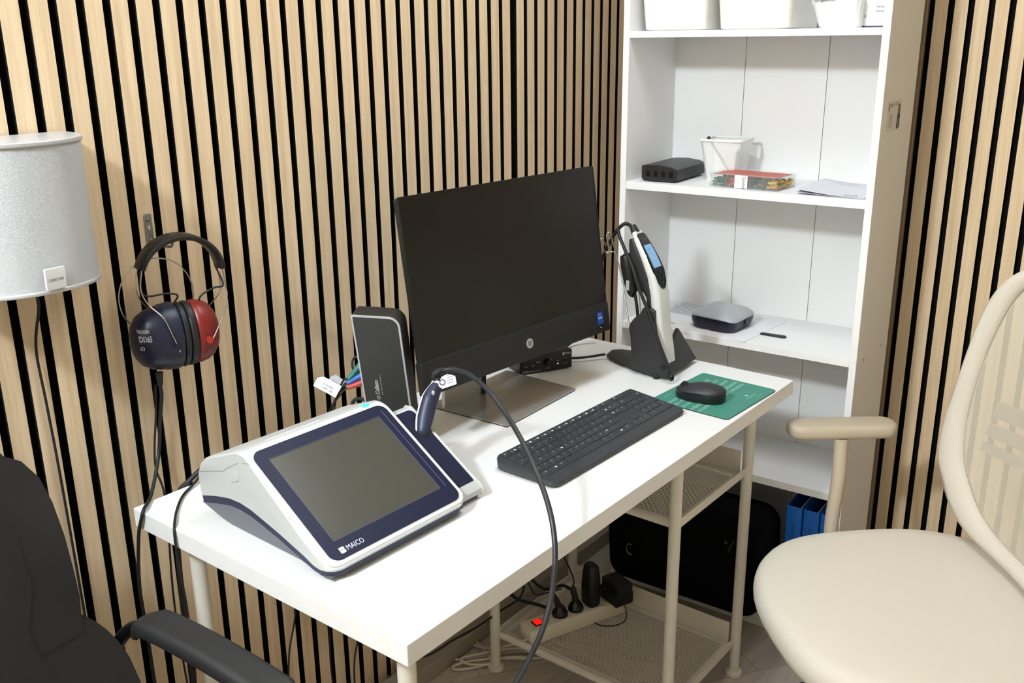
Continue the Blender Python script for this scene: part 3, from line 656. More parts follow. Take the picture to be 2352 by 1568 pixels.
row(ys[2], x0k, [('\u21c4', 1.5), 'Q', 'W', 'E', 'R', 'T', 'Y', 'U', 'I', 'O', 'P', '^', '*', ('\u21b5', 1.5)])
row(ys[3], x0k, [('', 1.75), 'A', 'S', 'D', 'F', 'G', 'H', 'J', 'K', 'L', 'N', '\u00b4', ('\u00b0', 2.25)])
row(ys[4], x0k, [('\u25b3', 1.25), '<', 'Z', 'X', 'C', 'V', 'B', 'N', 'M', ',', '.', '-', ('', 2.75)])
row(ys[5], x0k, [('ctrl', 1.35), ('\u25a0', 1.15), ('alt', 1.2), ('', 5.9), ('alt gr', 1.25), ('fn', 1.35), ('\u25a0', 1.4), ('ctrl', 1.4)])
xk = x0k + 15.15*KU
row(ys[0]+.002, xk+.2*KU, [('ins', .95), ('del', .95)])
row(ys[1]+.001, xk, ['\u25a0', 'home', 'up'])
row(ys[2]+.001, xk, ['\u25a0', 'end', 'dn'])
row(ys[4], xk+1.0*KU, ['\u2191']); row(ys[5], xk, ['\u2190', '\u2193', '\u2192'])
xn = xk + 3.2*KU
row(ys[0]+.002, xn, ['-', '+', '*', '/'])
row(ys[1], xn, ['num', '/', '*', '-']); row(ys[2], xn, ['7', '8', '9']); row(ys[3], xn, ['4', '5', '6']); row(ys[4], xn, ['1', '2', '3']); row(ys[5], xn, [('0', 2), ','])
keys += [(xn+3*KU, ys[2], KU, '+', 1), (xn+3*KU, ys[4], KU, '\u21b5', 1)]
keys = [k if len(k) == 5 else k+(0,) for k in keys]
def keymesh(mb, k):
    x, y, w, s_, tall = k; d_ = .0158 if y != ys[0] and abs(y-ys[0]) > .003 else .0115
    if tall: y -= .0172/2; d_ = .0158+.0172
    g_ = .0012; cx, cy = x+w/2, y
    z0 = kz(y) - .0005
    def rg(q, z): return [(px_, py_, z + (py_-cy)*.11) for px_, py_ in rr(w-g_-2*q, d_-2*q, .0016, 2, cx, cy)]
    mb.loft([rg(0, z0), rg(.0002, z0+.0022), rg(.0011, z0+.0030), rg(.0020, z0+.0029)], 0)
    if s_:
        zt = z0+.00315
        if s_ in ('\u25a0',) or s_.startswith('F'):
            q = Matrix.Translation((cx+ (.0015 if s_[0] == 'F' else 0), cy, zt)); mb.slab(rr(.0052, .0034, .0006, 2), 0, .0001, 1, M=q)
            if s_[0] == 'F': put_text(mb, s_, Matrix.Translation((cx-.0075, cy-.001, zt)), .0024, m=1)
        else:
            try: put_text(mb, s_, Matrix.Translation((cx-.0045 if len(s_) == 1 else cx-.006, cy+.0005, zt)), .0036 if len(s_) == 1 else .0025, m=1, bold=.035)
            except Exception: pass
keys.sort(key=lambda k: -(k[2]*1000 - k[0]*10))   # widest and nearest first
for k in keys[:100]:
    mb = MB(); keymesh(mb, k); mb.build('key', [M_key, M_leg], t, smooth=40)
if len(keys) > 100:
    mb = MB()
    for k in keys[100:]: keymesh(mb, k)
    o = mb.build('keys', [M_key, M_leg], t, smooth=40); o['kind'] = 'stuff'
mb = MB(); put_text(mb, 'logitech', Matrix.Translation((.305, -.012, kz(-.012)+.0004)), .0035, .020); mb.build('lettering', mat('kb_logo', '55575C', .5), t, smooth=0)

# ================================================================= mouse pad and mouse
pF = MD @ T(.901, -.5925, ZD, R(-2.5))
t = thing('mouse_pad', 'green mouse pad with white lettering on the right end of the desk', 'mouse pad', pF)
PW, PD = .213, .176
M_pad = mat('pad_green', '3F8574', .6, bump=.1, bscale=1500)
MB().slab(rr(PW, PD, .010, 6, PW/2, PD/2), 0, .0018, bev=.0004).build('rubber_base', mat('pad_base', '122019', .7), t)
MB().slab(rr(PW-.0006, PD-.0006, .010, 6, PW/2, PD/2), .0018, .0022).build('cloth_top', M_pad, t, smooth=0)
mb = MB()
lines = ['modern made', 'custom to', 'unique house', 'convenient conven', 'made reliable']
G = lambda x, y: Matrix.Translation((x, y, .0023)) @ Matrix.Rotation(R(2), 4, 'Z')
rows_ = [(.004, .134, 'ence for modern mad', .011, .175), (.004, .116, 'er-for every custom', .011, .185), (.004, .098, 'made for the unique', .012, .195), (.004, .080, 'rdes for a convenient', .011, .200), (.004, .061, 'made for you reliable', .012, .200)]
for x, y, s_, h_, w_ in rows_: put_text(mb, s_, G(x, y-.002), h_, w_)
put_text(mb, 'demant oy', G(.028, .157), .005, .028)
put_text(mb, 'interacoustics', G(.125, .022), .0045, .042); mb.slab(rr(.007, .007, .003, 3, .142, .034), .0023, .0025); put_text(mb, 'always there', G(.143, .011), .003, .026)
mb.build('lettering', mat('pad_print', 'A8D0C2', .6), t, smooth=0)
mF = MD @ T(.972, -.497, ZD+.0024, R(100))
t = thing('computer_mouse', 'black wireless computer mouse resting on the green mouse pad', 'mouse', mF)
def mo(q, z, n=32, lx=.052, ly=.030, sh=0):
    P = []
    for i in range(n):
        a = 2*math.pi*i/n; c, s_ = math.cos(a), math.sin(a); wv = ly*(1.0 - .14*(c)) ; P.append((sh+lx*q*math.copysign(abs(c)**.85, c), wv*q*math.copysign(abs(s_)**.8, s_), z))
    return P
def tz(x, z): return z
r0 = [mo(.93, .0), mo(.97, .002), mo(1.0, .012), mo(.985, .020)]
dome = []
for k in range(1, 8):
    a = k/7*math.pi/2; q = max(.02, math.cos(a)); dome.append([(x, y, .020 + .0145*math.sin(a)*(1-.28*(max(0, x)/.052)) ) for x, y, z in mo(q*.97, 0, sh=-.002)])
def sink(r_): return [(x, y, z*(1-.20*max(0, x)/.052)) for x, y, z in r_]
MB().loft([sink(r) for r in r0], 0).build('body', mat('mouse_black', '19191B', .32), t, smooth=50)
MB().loft([sink(mo(.975, .0202))]+[sink(r) for r in dome], 0).build('top_shell', mat('mouse_top', '2A2A2D', .5), t, smooth=60)
MB().cyl((.034, -.004, .0235), (.034, .004, .0235), .0085, 20).build('scroll_wheel', M_rubber, t)

# ================================================================= screening device with touch panel
MG = T(.3727, -.4921, ZD, -.0526); ST, CT = .84062, .54163
t = thing('screening_device', 'white and navy tabletop device with a tilted touch screen and a handheld probe', 'medical device', MG)
FPn = frame((0, 0, .0435), (1, 0, 0), (0, ST, CT))                   # panel plane
M_dw = mat('device_white', 'BCBEBD', .42, bump=.05, bscale=900); M_dn = mat('device_navy', '10142F', .42, spec=.3); M_dg = mat('device_grey', '61646F', .45); M_rim = mat('device_rim', 'DDDDE0', .35)
M_str = mat('device_stripe', '262A42', .45)
XL, XR_ = -.0300, .2440
side = [(-.0300, .0165), (-.0322, .0205), (-.0300, .0228), (.1500, .1385), (.1600, .1430), (.1700, .1425), (.200, .1310), (.238, .1175), (.258, .108), (.272, .0960), (.2800, .0800), (.2805, .0665), (.2773, .0422)]
stop = [(.2366, .0530), (.1992, .0600), (.1711, .0612), (.146, .0580), (.1219, .0520), (.083, .0420), (.0267, .0255), (-.0055, .0178), (-.0258, .0160)]
sbot = [(.2756, .0305), (.2367, .0402), (.1982, .0480), (.1731, .0490), (.1476, .0465), (.1219, .0410), (.0849, .0320), (.0275, .0150), (-.0055, .0095), (-.0240, .0085)]
def sideslab(mb, P, x0, x1, bev=0, m=0): return mb.slab(P, x0, x1, m, M=frame((0, 0, 0), (0, 1, 0), (0, 0, 1)), bev=bev)
def roundloft(P, x0, x1, ins=0.0, rc=.022):
    rings = []
    xs = [0, .0015, .004, .008, .013, .018, rc]; sec = [(x0+d, d) for d in xs] + [(x1-d, d) for d in reversed(xs)]
    for x, d in sec:
        sh = rc - math.sqrt(max(0, rc*rc-(rc-min(d, rc))**2)); e_ = .004*max(0, 1-d/.006)**2
        R_ = []
        for y, z in P:
            w_ = min(1, max(0, (.03-y)/.055)); back = min(1, max(0, (y-.2)/.06))
            R_.append((x, y + sh*w_ - e_*back, z - (e_*.6 if z > .07 and y > .155 else 0) - (sh*.12*w_ if z > .018 else 0)))
        rings.append(R_)
    return MB().loft(rings, 0)
body = roundloft(side+stop, XL, XR_).build('housing', M_dw, t, smooth=40)
roundloft([(.2775, .0424)]+stop+[(-.0285, .0155), (-.0280, .0075)]+list(reversed(sbot)), XL+.0008, XR_-.002).build('side_stripe', M_str, t, smooth=40)
# grey base: tapers inwards to the feet
nb = len(sbot); ring_o = [(y, z) for y, z in sbot]; low = [(.2480, .004), (.2250, .0015), (.19, .0012), (.16, .0012), (.13, .0012), (.10, .0012), (.06, .0012), (.02, .0014), (-.006, .0016), (-.0200, .0040)]
mb = MB()
top_l = [(XL+.0012, y, z) for y, z in sbot]; bot_l = [(XL+.0165*(1 if y > .02 else .7), y, z) for y, z in low]
top_r = [(XR_-.004, y, z) for y, z in sbot]; bot_r = [(XR_-.018, y, z) for y, z in low]
mb.add(top_l+bot_l+bot_r+top_r, [(i, i+1, nb+i+1, nb+i) for i in range(nb-1)] + [(nb+i, nb+i+1, 2*nb+i+1, 2*nb+i) for i in range(nb-1)] + [(2*nb+i, 2*nb+i+1, 3*nb+i+1, 3*nb+i) for i in range(nb-1)] + [(3*nb+i, 3*nb+i+1, i+1, i) for i in range(nb-1)] + [(0, nb, 2*nb, 3*nb), (nb-1, 4*nb-1, 3*nb-1, 2*nb-1)])
mb.build('base', M_dg, t, smooth=40)
for x, y in ((.0, .225), (.0, .005), (.20, .225), (.27, .01)): MB().cyl((x, y, 0), (x, y, .006), .006, 12).build('rubber_foot', M_rubber, t)
# wing plate at the right
WX0, WX1 = .232, .2955
FW = frame((0, 0, .0435), (1, 0, 0), (0, ST, CT)) @ Matrix.Translation((0, 0, -.0130))
wing = [(.150, .0235), (-.0085, .0235)]
P = [(-.0125, .0095), (-.0125, .0190), (-.0085, .0232)] ; P = [(-.0120, .0090), (-.0135, .0185), (-.0095, .0235), (.1430, .1190), (.1560, .1170), (.1700, .1000), (.1760, .0600), (.1400, .0450), (.0700, .0330), (.0200, .0130)]
sideslab(MB(), P, WX0, WX1, .003).build('side_housing', M_dw, t, smooth=40)
P = [(-.0060, .0016), (-.0120, .0088), (.0200, .0128), (.0700, .0328), (.1400, .0448), (.1700, .0560), (.150, .0016)]
sideslab(MB(), P, WX0, WX1-.006, .002).build('side_base', M_dg, t, smooth=40)
wy0, wy1 = -.0205, .160
wo = rr(.0620, wy1-wy0, (.016, .012, .004, .004), 6, .2640, (wy0+wy1)/2)
wi = rr(.0590, wy1-wy0-.006, (.014, .010, .003, .003), 6, .2620, (wy0+wy1)/2)
MB().slab(wo, -.006, .0004, M=FW, bev=.002).build('side_rim', M_rim, t, smooth=40)
MB().slab(wi, .0, .0012, M=FW).build('side_plate', M_dn, t, smooth=0)
for k in range(2): MB().slab(rr(.0026, .0085, .0006, 2, .2700+.0052*k, .0045+.000*k), .001, .0016, M=FW).build('slot', mat('slot_black', '06060F', .5), t)
mb = MB().rev([(.0001, 0), (.0150, 0), (.0150, .0006), (.0001, .0006)], (.2790, .1090, .0010), 24, M=FW); mb.build('probe_hole', mat('hole_black', '0A0B14', .6), t)
# display panel
C_ = ((-.0205+.2365)/2, (-.0290+.1790)/2); OW, OH = .257, .208
MB().slab(rr(OW+.017, OH+.017, .020, 8, C_[0], C_[1]+.001), -.0065, .0006, M=FPn, bev=.0025).build('panel_rim', M_rim, t, smooth=40)
n_ = 8
MB().ring(rr(OW, OH, .015, n_, *C_), rr(.2139, .1604, .001, n_, .10675, .0799), .0, .0022, M=FPn).build('bezel', M_dn, t, smooth=0)
MB().ring(rr(.2139, .1604, .001, 3, .10675, .0799), rr(.2124, .1590, .001, 3, .10675, .0799), .0006, .0019, M=FPn).build('screen_border', mat('border_grey', '4A4F6C', .3), t, smooth=0)
scn = MB().slab(rr(.2138, .1603, .001, 3, .10675, .0799), .0004, .0010, M=FPn).build('touch_screen', mat('screen_dim', '45433C', .22, spec=.35), t, smooth=0)
MB().slab(rr(.0012, .168, .0005, 2, .2245, .083), .0022, .0026, M=FPn).build('groove', mat('groove_navy', '4B5075', .4), t, smooth=0)
MB().ring(rr(.024, .012, .006, 6, .1083, -.0163), rr(.0232, .0112, .0056, 6, .1083, -.0163), .0021, .0024, M=FPn).build('home_button', mat('button_ring', '0F1230', .4), t, smooth=0)
mb = MB(); put_text(mb, 'MAICO', FPn @ Matrix.Translation((.0105, -.0215, .0025)), .0082, .0305); mb.build('lettering', mat('maico_print', 'E4E4FF', .5), t, smooth=0)
mb = MB()
LM = FPn @ Matrix.Translation((.0025, -.0175, .0025))
def wave(y0): return [(-.0046, y0), (-.0028, y0+.0014), (-.0008, y0-.0016), (.0014, y0+.0018), (.0030, y0-.0004), (.0046, y0+.0008)]
up_ = [(-.0046, .0035), (-.0040, .0046), (.0, .0050), (.0040, .0046), (.0046, .0035)]
w_ = wave(0); mb.add([LM @ Vector((x, y, 0)) for x, y in up_+[(x, y+.0004) for x, y in reversed(w_)]], [tuple(range(len(up_)+len(w_)))])
lo_ = [(.0046, -.0035), (.0040, -.0046), (.0, -.0050), (-.0040, -.0046), (-.0046, -.0035)]
mb.add([LM @ Vector((x, y, 0)) for x, y in [(x, y-.0004) for x, y in w_]+lo_], [tuple(range(len(lo_)+len(w_)))])
mb.build('logo', _m['maico_print'], t, smooth=0)
MB().slab(rr(.016, .008, .0035, 6, .2085, .1872), -.006, .0010, M=FPn, bev=.002).build('status_light', mat('led_turquoise', '3FE8C8', .4, emit='22E0B4', es=1.0), t)
mb = MB()
for P_ in ([(.2760, .0808), (.2011, .1041-.0205)], ): pass
sx = XL-.0002; Fs = frame((sx, 0, 0), (0, 1, 0), (0, 0, 1))
def seam(pts, w=.0007): 
    mb = MB()
    for a, b in zip(pts[:-1], pts[1:]):
        a = Vector(a); b = Vector(b); n = Vector((-(b-a).y, (b-a).x)).normalized()*w/2
        mb.add([Fs @ Vector((*(a-n), 0)), Fs @ Vector((*(b-n), 0)), Fs @ Vector((*(b+n), 0)), Fs @ Vector((*(a+n), 0))], [(0, 1, 2, 3)])
    return mb
M_seam = mat('seam_grey', '6B6B70', .7)
seam([(.2780, .0800), (.2680, .0840), (.2100, .1010), (.2020, .1045), (.1975, .1095), (.1650, .1270)]).build('lid_seam', M_seam, t, smooth=0)
seam([(.1560, .1290), (.1380, .1330)]).build('lid_seam', M_seam, t, smooth=0)
lt = MB(); P = [(.182+x*.94+y*.34, .1010-x*.34+y*.94) for x, y in rr(.024, .017, .005, 4)]
lt.slab(P, -.0002, .0009, M=frame((XL, 0, 0), (0, 1, 0), (0, 0, 1)) @ Matrix.Rotation(math.pi, 4, 'X') @ Matrix.Scale(-1, 4, (0, 1, 0)) if False else frame((XL-.0008, 0, 0), (0, 1, 0), (0, 0, 1)), bev=.0004); lt.build('latch', M_dw, t)
MB().slab([(.172, .1378), (.178, .1368), (.178, .1378)], .03, .13, M=frame((0, 0, .0025), (0, 1, 0), (0, 0, 1)), bev=0).build('lid_ridge', M_rim, t)
# handheld probe standing in the hole
def w2(px, py, d): return None
hole = MG @ (FW @ Vector((.279, .109, .001)))
camP = Vector((-.4263, -1.4077, 1.4541))
def pix(px, py, dist_to=None, d=None):
    v = (fw + r2*((px-1176)/FPX) + u2*((784-py)/FPX)); return camP + v*d
dh = (hole-camP).dot(fw)
tp = thing('probe', 'dark blue handheld ear probe standing in the right side of the white device', 'probe', Matrix.Translation(hole))
Pp = [pix(969, 1002, d=dh+.004), pix(971, 990, d=dh), pix(976, 960, d=dh+.01), pix(988, 915, d=dh+.02), pix(1003, 886, d=dh+.026), pix(1005, 881, d=dh+.027)]
Pp = [p - hole for p in Pp]
rad = [.0105, .0118, .0150, .0148, .0105, .0098]
def rfun(R_):
    def f(tt):
        x = tt*(len(R_)-1); i = min(int(x), len(R_)-2); return R_[i]+(R_[i+1]-R_[i])*(x-i)
    return f
MB().tube(spline(Pp, 6), rfun(rad), 20).build('handle', mat('probe_navy', '232A40', .42), tp, smooth=60)
sp_ = spline(Pp, 6); off = -r2*1.0
strip = [p + (-r2*.86+u2*.22-fw*.45).normalized()*(rfun(rad)(i/(len(sp_)-1))-.0012) for i, p in enumerate(sp_)]
MB().tube(strip, .0026, 8).build('white_strip', M_rim, tp, smooth=60)
e0 = sp_[-1]; e1 = (sp_[-1]-sp_[-2]).normalized()
MB().cyl(e0-e1*.001, e0+e1*.003, .0108, 20, r2=.0104).build('collar', M_rim, tp)
mb = MB()
hose0 = e0+e1*.003
relief = spline([hose0, pix(1000, 862, d=dh+.026)-hole+Vector((0, 0, 0)), pix(1009, 853, d=dh+.022)-hole, pix(1022, 849, d=dh+.018)-hole], 14)
mb.tube(relief, lambda q: (.0098-.0052*q)*(1+.10*math.sin(q*62)), 16); mb.build('strain_relief', M_rubber, tp, smooth=60)
MB().ball(pix(995, 902, d=dh+.004)-hole, .0028, .0028, .0042, 14, 8).build('button', mat('probe_button', 'B9BAB6', .4), tp)
ap_ = [(1022, 849), (1045, 848), (1080, 861), (1120, 895), (1160, 948), (1195, 1005), (1228, 1075), (1255, 1145), (1271, 1215), (1275, 1290), (1266, 1370), (1248, 1440), (1222, 1500), (1190, 1560), (1150, 1620)]
ds = [dh+.018, dh+.010, dh-.015, dh-.05, dh-.085, dh-.125, dh-.165, dh-.20, dh-.225, dh-.240, dh-.245, dh-.25, dh-.25, dh-.25, dh-.25]
cp = [pix(x, y, d=d) for (x, y), d in zip(ap_, ds)]
cable('probe_hose', cp, .0041, mat('cord_charcoal', '26262A', .42), 'thick dark grey cord arching from the handheld probe over the desk edge to the floor', k=8, n=12)
# label hanging on the cord
tl = pix(1022, 858, d=dh+.010)
t = thing('cable_tag', 'white printed label with a round stamp hanging on the probe cord', 'tag', frame(tl, (r2*.98+u2*.12), (u2*.99-r2*.0)))
k_ = (dh)/FPX
P = [(-18*k_, -27*k_), (-10*k_, -34*k_), (24*k_, -27*k_), (23*k_, -8*k_), (6*k_, -1*k_), (-8*k_, -6*k_), (-18*k_, -20*k_)]
MB().slab(P, -.0002, .0002).build('label', M_paper, t, smooth=0)
mb = MB(); mb.ring([(-8*k_+7.5*k_*math.cos(a), -19*k_+7.5*k_*math.sin(a)) for a in [R(v) for v in range(0, 360, 20)]], [(-8*k_+5*k_*math.cos(a), -19*k_+5*k_*math.sin(a)) for a in [R(v) for v in range(0, 360, 20)]], .0002, .0004)
for j in range(4): mb.add([(x*k_, (y-6*j)*k_, .0004) for x, y in ((3, -4), (17, -1), (17, -2.2), (3, -5.2))], [(0, 1, 2, 3)])
put_text(mb, 'CE', Matrix.Translation((-11*k_, -21*k_, .0004)), 4*k_); mb.build('print', mat('tag_ink', '3C3A5C', .6), t, smooth=0)
# cables behind the device
cable('device_cable', [D(.165, .020, ZD+.034), D(.135, .008, ZD+.022), D(.105, .012, ZD+.006), D(.070, .032, ZD+.0035), D(.035, .068, ZD+.0035), D(.004, .108, ZD+.0035), D(-.004, .118, .735), D(-.004, .120, .68), D(.0, .12, .6), D(.01, .10, .45), D(.01, .06, .2), D(.01, .04, .01)], .0022, M_rubber, 'thin black cable from the white device draped over the left desk edge')
cable('thick_cable', [D(.165, .03, ZD+.034), D(.135, .012, ZD+.028), D(.105, .002, ZD+.010), D(.085, -.012, ZD-.02), D(.08, -.02, ZD-.1), D(.08, -.03, .4), D(.085, -.03, .2), D(.09, -.02, .012)], .0046, M_rubber, 'thick black power cord dropping behind the back edge of the desk')

# ================================================================= upright black unit behind the device
psC, thC = -1.1696, -.2272; sc_ = .62
Pc = camP + (Vector((1.3941, .4952, .4533)) - camP)*sc_
uC = Vector((math.cos(psC), math.sin(psC), 0)); n0C = Vector((math.sin(psC), -math.cos(psC), 0)); vC = Vector((0, 0, math.cos(thC))) - n0C*math.sin(thC)
# slide down the face to the desk
down = (Pc.z - (ZD+.004))/vC.z; base_ = Pc - vC*down; CHh = .2972*sc_ + down; CWw = .14*sc_
Fc = frame(base_, uC, vC)
t = thing('fitting_unit', 'black upright electronics unit with a silver rim standing behind the white device', 'electronics box', Fc)
o_ = rr(CWw, CHh, (.004, .019, .002, .002), 8, CWw/2, CHh/2); i_ = rr(CWw-.006, CHh-.006, (.003, .016, .001, .001), 8, CWw/2, CHh/2)
MB().slab(rr(CWw, CHh, (.004, .021, .003, .003), 8, CWw/2, CHh/2), -.034, -.0002, bev=.002).build('housing', mat('unit_black', '1D1D1E', .45, bump=.05), t, smooth=40)
MB().ring(o_, i_, -.001, .0012).build('silver_rim', mat('rim_silver', 'C9C9CA', .35, .4), t)
MB().slab(i_, -.001, .0004).build('front_plate', mat('unit_front', '30312F', .5), t, smooth=0)
mb = MB(); Ft = Matrix.Translation((.0295, CHh*.37, .0008)) @ Matrix.Rotation(R(90), 4, 'Z'); put_text(mb, 'Callisto', Ft @ Matrix.Translation((.010, -.002, 0)), .0080, .0300, bold=.02); put_text(mb, 'by interacoustics', Ft @ Matrix.Translation((.010, -.0085, 0)), .0030, .0420)
for q in (0, .0042): mb.ring([(-p[1]+.0290-.001, p[0]+CHh*.37+.0008+q) for p in rr(.0042, .006, .002, 4)], [(-p[1]+.0290-.001, p[0]+CHh*.37+.0008+q) for p in rr(.0030, .0046, .0015, 4)], .0006, .0009)
mb.build('lettering', mat('unit_print', 'C4C6C4', .5), t, smooth=0)
iF = Fc.inverted()
MB().slab([(-.002, .0), (CWw+.012, .0), (CWw+.018, .010), (CWw+.010, .030), (CWw-.004, .034), (.0, .030)], -.040, -.004, bev=.002).build('stand', mat('unit_stand', '5A5B58', .5), t, smooth=40) if False else None
# plugs in the left flank
plugs = [('2A6F60', (826, 838), (800, 872), 'green'), ('3A66B0', (829, 862), (797, 880), 'blue'), ('B84A3E', (832, 878), (798, 890), 'red')]
dC = (Fc @ Vector((0, CHh*.3, -.017)) - camP).dot(fw)
ends = []
for col, a, b, nm in plugs:
    A_ = pix(a[0]+2, a[1], d=dC+.005); B_ = pix(b[0], b[1], d=dC-.002); di = (B_-A_)
    tt_ = thing('jack_plug', '%s plastic plug inserted in the left side of the black upright unit' % nm, 'plug', Matrix.Translation(A_), 'coloured plugs of the upright unit')
    MB().tube([(0, 0, 0), di*.40, di*.45, di*.95, di*1.0], lambda q: .0062-.0022*q, 12).build('sleeve', mat('plugcol_'+nm, col, .45), tt_)
    mb = MB()
    for j in range(4): mb.cyl(di*(.55+.1*j), di*(.585+.1*j), .0058-.0018*(.55+.1*j), 12)
    o = mb.build('grip_ring', mat('plugdark_'+nm, [c*.5 for c in lin(col)[:3]] if False else {'2A6F60': '145446', '3A66B0': '22488C', 'B84A3E': '8E3027'}[col], .6), tt_); o['kind'] = 'stuff'
    ends.append(B_)
for e_, (x2, y2), nm in zip(ends, ((772, 915), (765, 930), (756, 945)), ('green', 'blue', 'red')):
    cable('plug_cable', [e_, pix(e_ and 0 or 0, 0, d=1) if False else e_+ (pix(x2, y2, d=dC)-e_)*.35 + Vector((0, 0, .012 if nm == 'green' else .004)), pix(x2, y2, d=dC+.01), pix(x2-10, 1000, d=dC+.02), pix(x2-12, 1060, d=dC+.03)], .0017, M_rubber, 'thin black cable leading down from the %s plug behind the white device' % nm)
cable('loop_cable', [pix(826, 822, d=dC+.03), pix(815, 820, d=dC+.03), pix(809, 832, d=dC+.03), pix(812, 850, d=dC+.03), pix(825, 862, d=dC+.03)], .0020, M_rubber, 'small black cable loop beside the black upright unit')
cable('unit_power_cable', [pix(838, 918, d=dC+.03), pix(822, 915, d=dC+.03), pix(810, 925, d=dC+.03), pix(812, 948, d=dC+.03), pix(820, 970, d=dC+.035)], .0034, M_rubber, 'black plugged cable at the lower left of the black upright unit')
for nm, (cx, cy), sg, (w_, h_), lab in (('cable_tag', (752, 886), 28, (58, 30), 'white printed cable label folded over the cables left of the upright unit'), ('cable_tag', (770, 880), 34, (34, 34), 'clear plastic cable label behind the white printed label')):
    dd = dC-.01 if w_ > 40 else dC+.004; kk = dd/FPX
    xd = (r2*math.cos(R(-sg)) + u2*math.sin(R(-sg))); yd_ = u2*math.cos(R(sg)) + r2*math.sin(R(sg))
    t = thing(nm, lab, 'tag', frame(pix(cx, cy, d=dd), xd, yd_))
    MB().slab([(-w_/2*kk, -h_/2*kk), (w_/2*kk, -h_/2*kk), (w_/2*kk, h_/2*kk), (-w_*.30*kk, h_/2*kk), (-w_/2*kk, h_*.2*kk)], -.0002, .0002).build('label', M_paper if w_ > 40 else mat('tag_clear', 'C9CDD2', .3, alpha=.7), t, smooth=0)
    mb = MB(); put_text(mb, 'SN 0918070' if w_ > 40 else 'DMX', Matrix.Translation((-w_*.22*kk, -2*kk, .0004)), 5*kk, w_*.5*kk)
    if w_ > 40: put_text(mb, '1 800 180', Matrix.Translation((-w_*.20*kk, -10*kk, .0004)), 5*kk, w_*.5*kk)
    mb.build('lettering', M_ink, t, smooth=0)

# ================================================================= handheld tympanometer in its cradle
TF = MD @ T(1.02, -.366, ZD, 0)
def tl(P): return P
t = thing('charging_cradle', 'black charging cradle for the handheld unit at the back right of the desk', 'charging cradle', TF)
M_cr = mat('cradle_black', '252526', .5, bump=.05)
# base plate (x right, y to wall)
P = [(.005, .0), (.150, -.004), (.158, .003), (.160, .02), (.130, .10), (.118, .160), (.100, .176), (.064, .168), (.050, .150), (.018, .07)]
MB().slab(P, .004, .011, bev=.002).build('base_plate', M_cr, t, smooth=40)
for x, y in ((.012, .006), (.140, .008), (.09, .15)): MB().cyl((x, y, 0), (x, y, .006), .007, 12).build('rubber_foot', M_rubber, t)
def yz(P): return [(-(y)-.366 if False else -y-.366, z) for y, z in P]
# cheek outline measured as (depth from the back edge, height)
ck = [(-.2990, .012), (-.2929, .0816), (-.2891, .1077), (-.3088, .1349), (-.3399, .1556), (-.3505, .1500), (-.3530, .1172), (-.3600, .0896), (-.3780, .0534), (-.3900, .030), (-.3880, .006), (-.3650, .005), (-.3350, .008)]
cy = [(y+.366, z) for y, z in ck]   # local y = -(depth) + .366
FX = lambda x: frame((x, 0, 0), (0, 1, 0), (0, 0, 1))
ckd = [(v.x, v.y) for v in spline([(y, z, 0) for y, z in [cy[0], cy[1], cy[2], cy[3], cy[4]]], 5)] + [(v.x, v.y) for v in spline([(y, z, 0) for y, z in cy[5:10]], 4)] + cy[10:]
MB().slab(ckd, .008, .020, M=FX(0), bev=.003).build('side_cheek', M_cr, t, smooth=40)
ck2 = [(y, z) for y, z in cy]
MB().slab([(.067, .012), (.071, .08), (.050, .118), (.020, .112), (.004, .075), (-.010, .040), (-.014, .010)], .062, .070, M=FX(0), bev=.002).build('side_cheek', M_cr, t, smooth=40)
MB().slab([(.067, .012), (.073, .090), (.050, .150), (.038, .150), (.052, .09), (.050, .012)], .018, .064, M=FX(0), bev=.002).build('back_wall', M_cr, t, smooth=40)
P = [(-.020, .010), (-.012, .012), (.006, .078), (-.002, .080)]
mb = MB(); mb.loft([[(.018, -.024, .010), (.018, -.010, .012), (.018, -.002, .040), (.018, -.010, .042)], [(.160, -.014, .010), (.160, .0, .012), (.114, .020, .088), (.112, .010, .090)]], 0); mb.build('front_plate', M_cr, t, bevel=.0015)
FE = frame((.128, -.0062, .030), (1, .06, 0), (-.16, .30, 1))
for k in range(3): MB().ball(FE @ Vector((-.012+.012*k, .010, .0012)), .0011, .0011, .0011, 10, 6).build('indicator_light', mat('led_soft', 'E8FFF2', .4, emit='D8FFE8', es=1.2), t)
MB().cyl((.006, -.012, .030), (.010, -.012, .030), .0055, 14).build('socket', M_blackg, t)
# the handheld itself: profile swept in y/z, width in x
wh = [(-.2779, .3062), (-.285, .3134), (-.2974, .2869), (-.3217, .2518), (-.3388, .2157), (-.3461, .1781), (-.3458, .1495), (-.3732, .0436)]
back_ = [(y+.366, z) for y, z in wh]
tt2 = thing('handheld_unit', 'white handheld tympanometer with a lit display standing in the black cradle', 'medical device', MD @ T(1.02, -.366, ZD+.0, 0))
M_hw = mat('handheld_white', 'D6D6D3', .38)
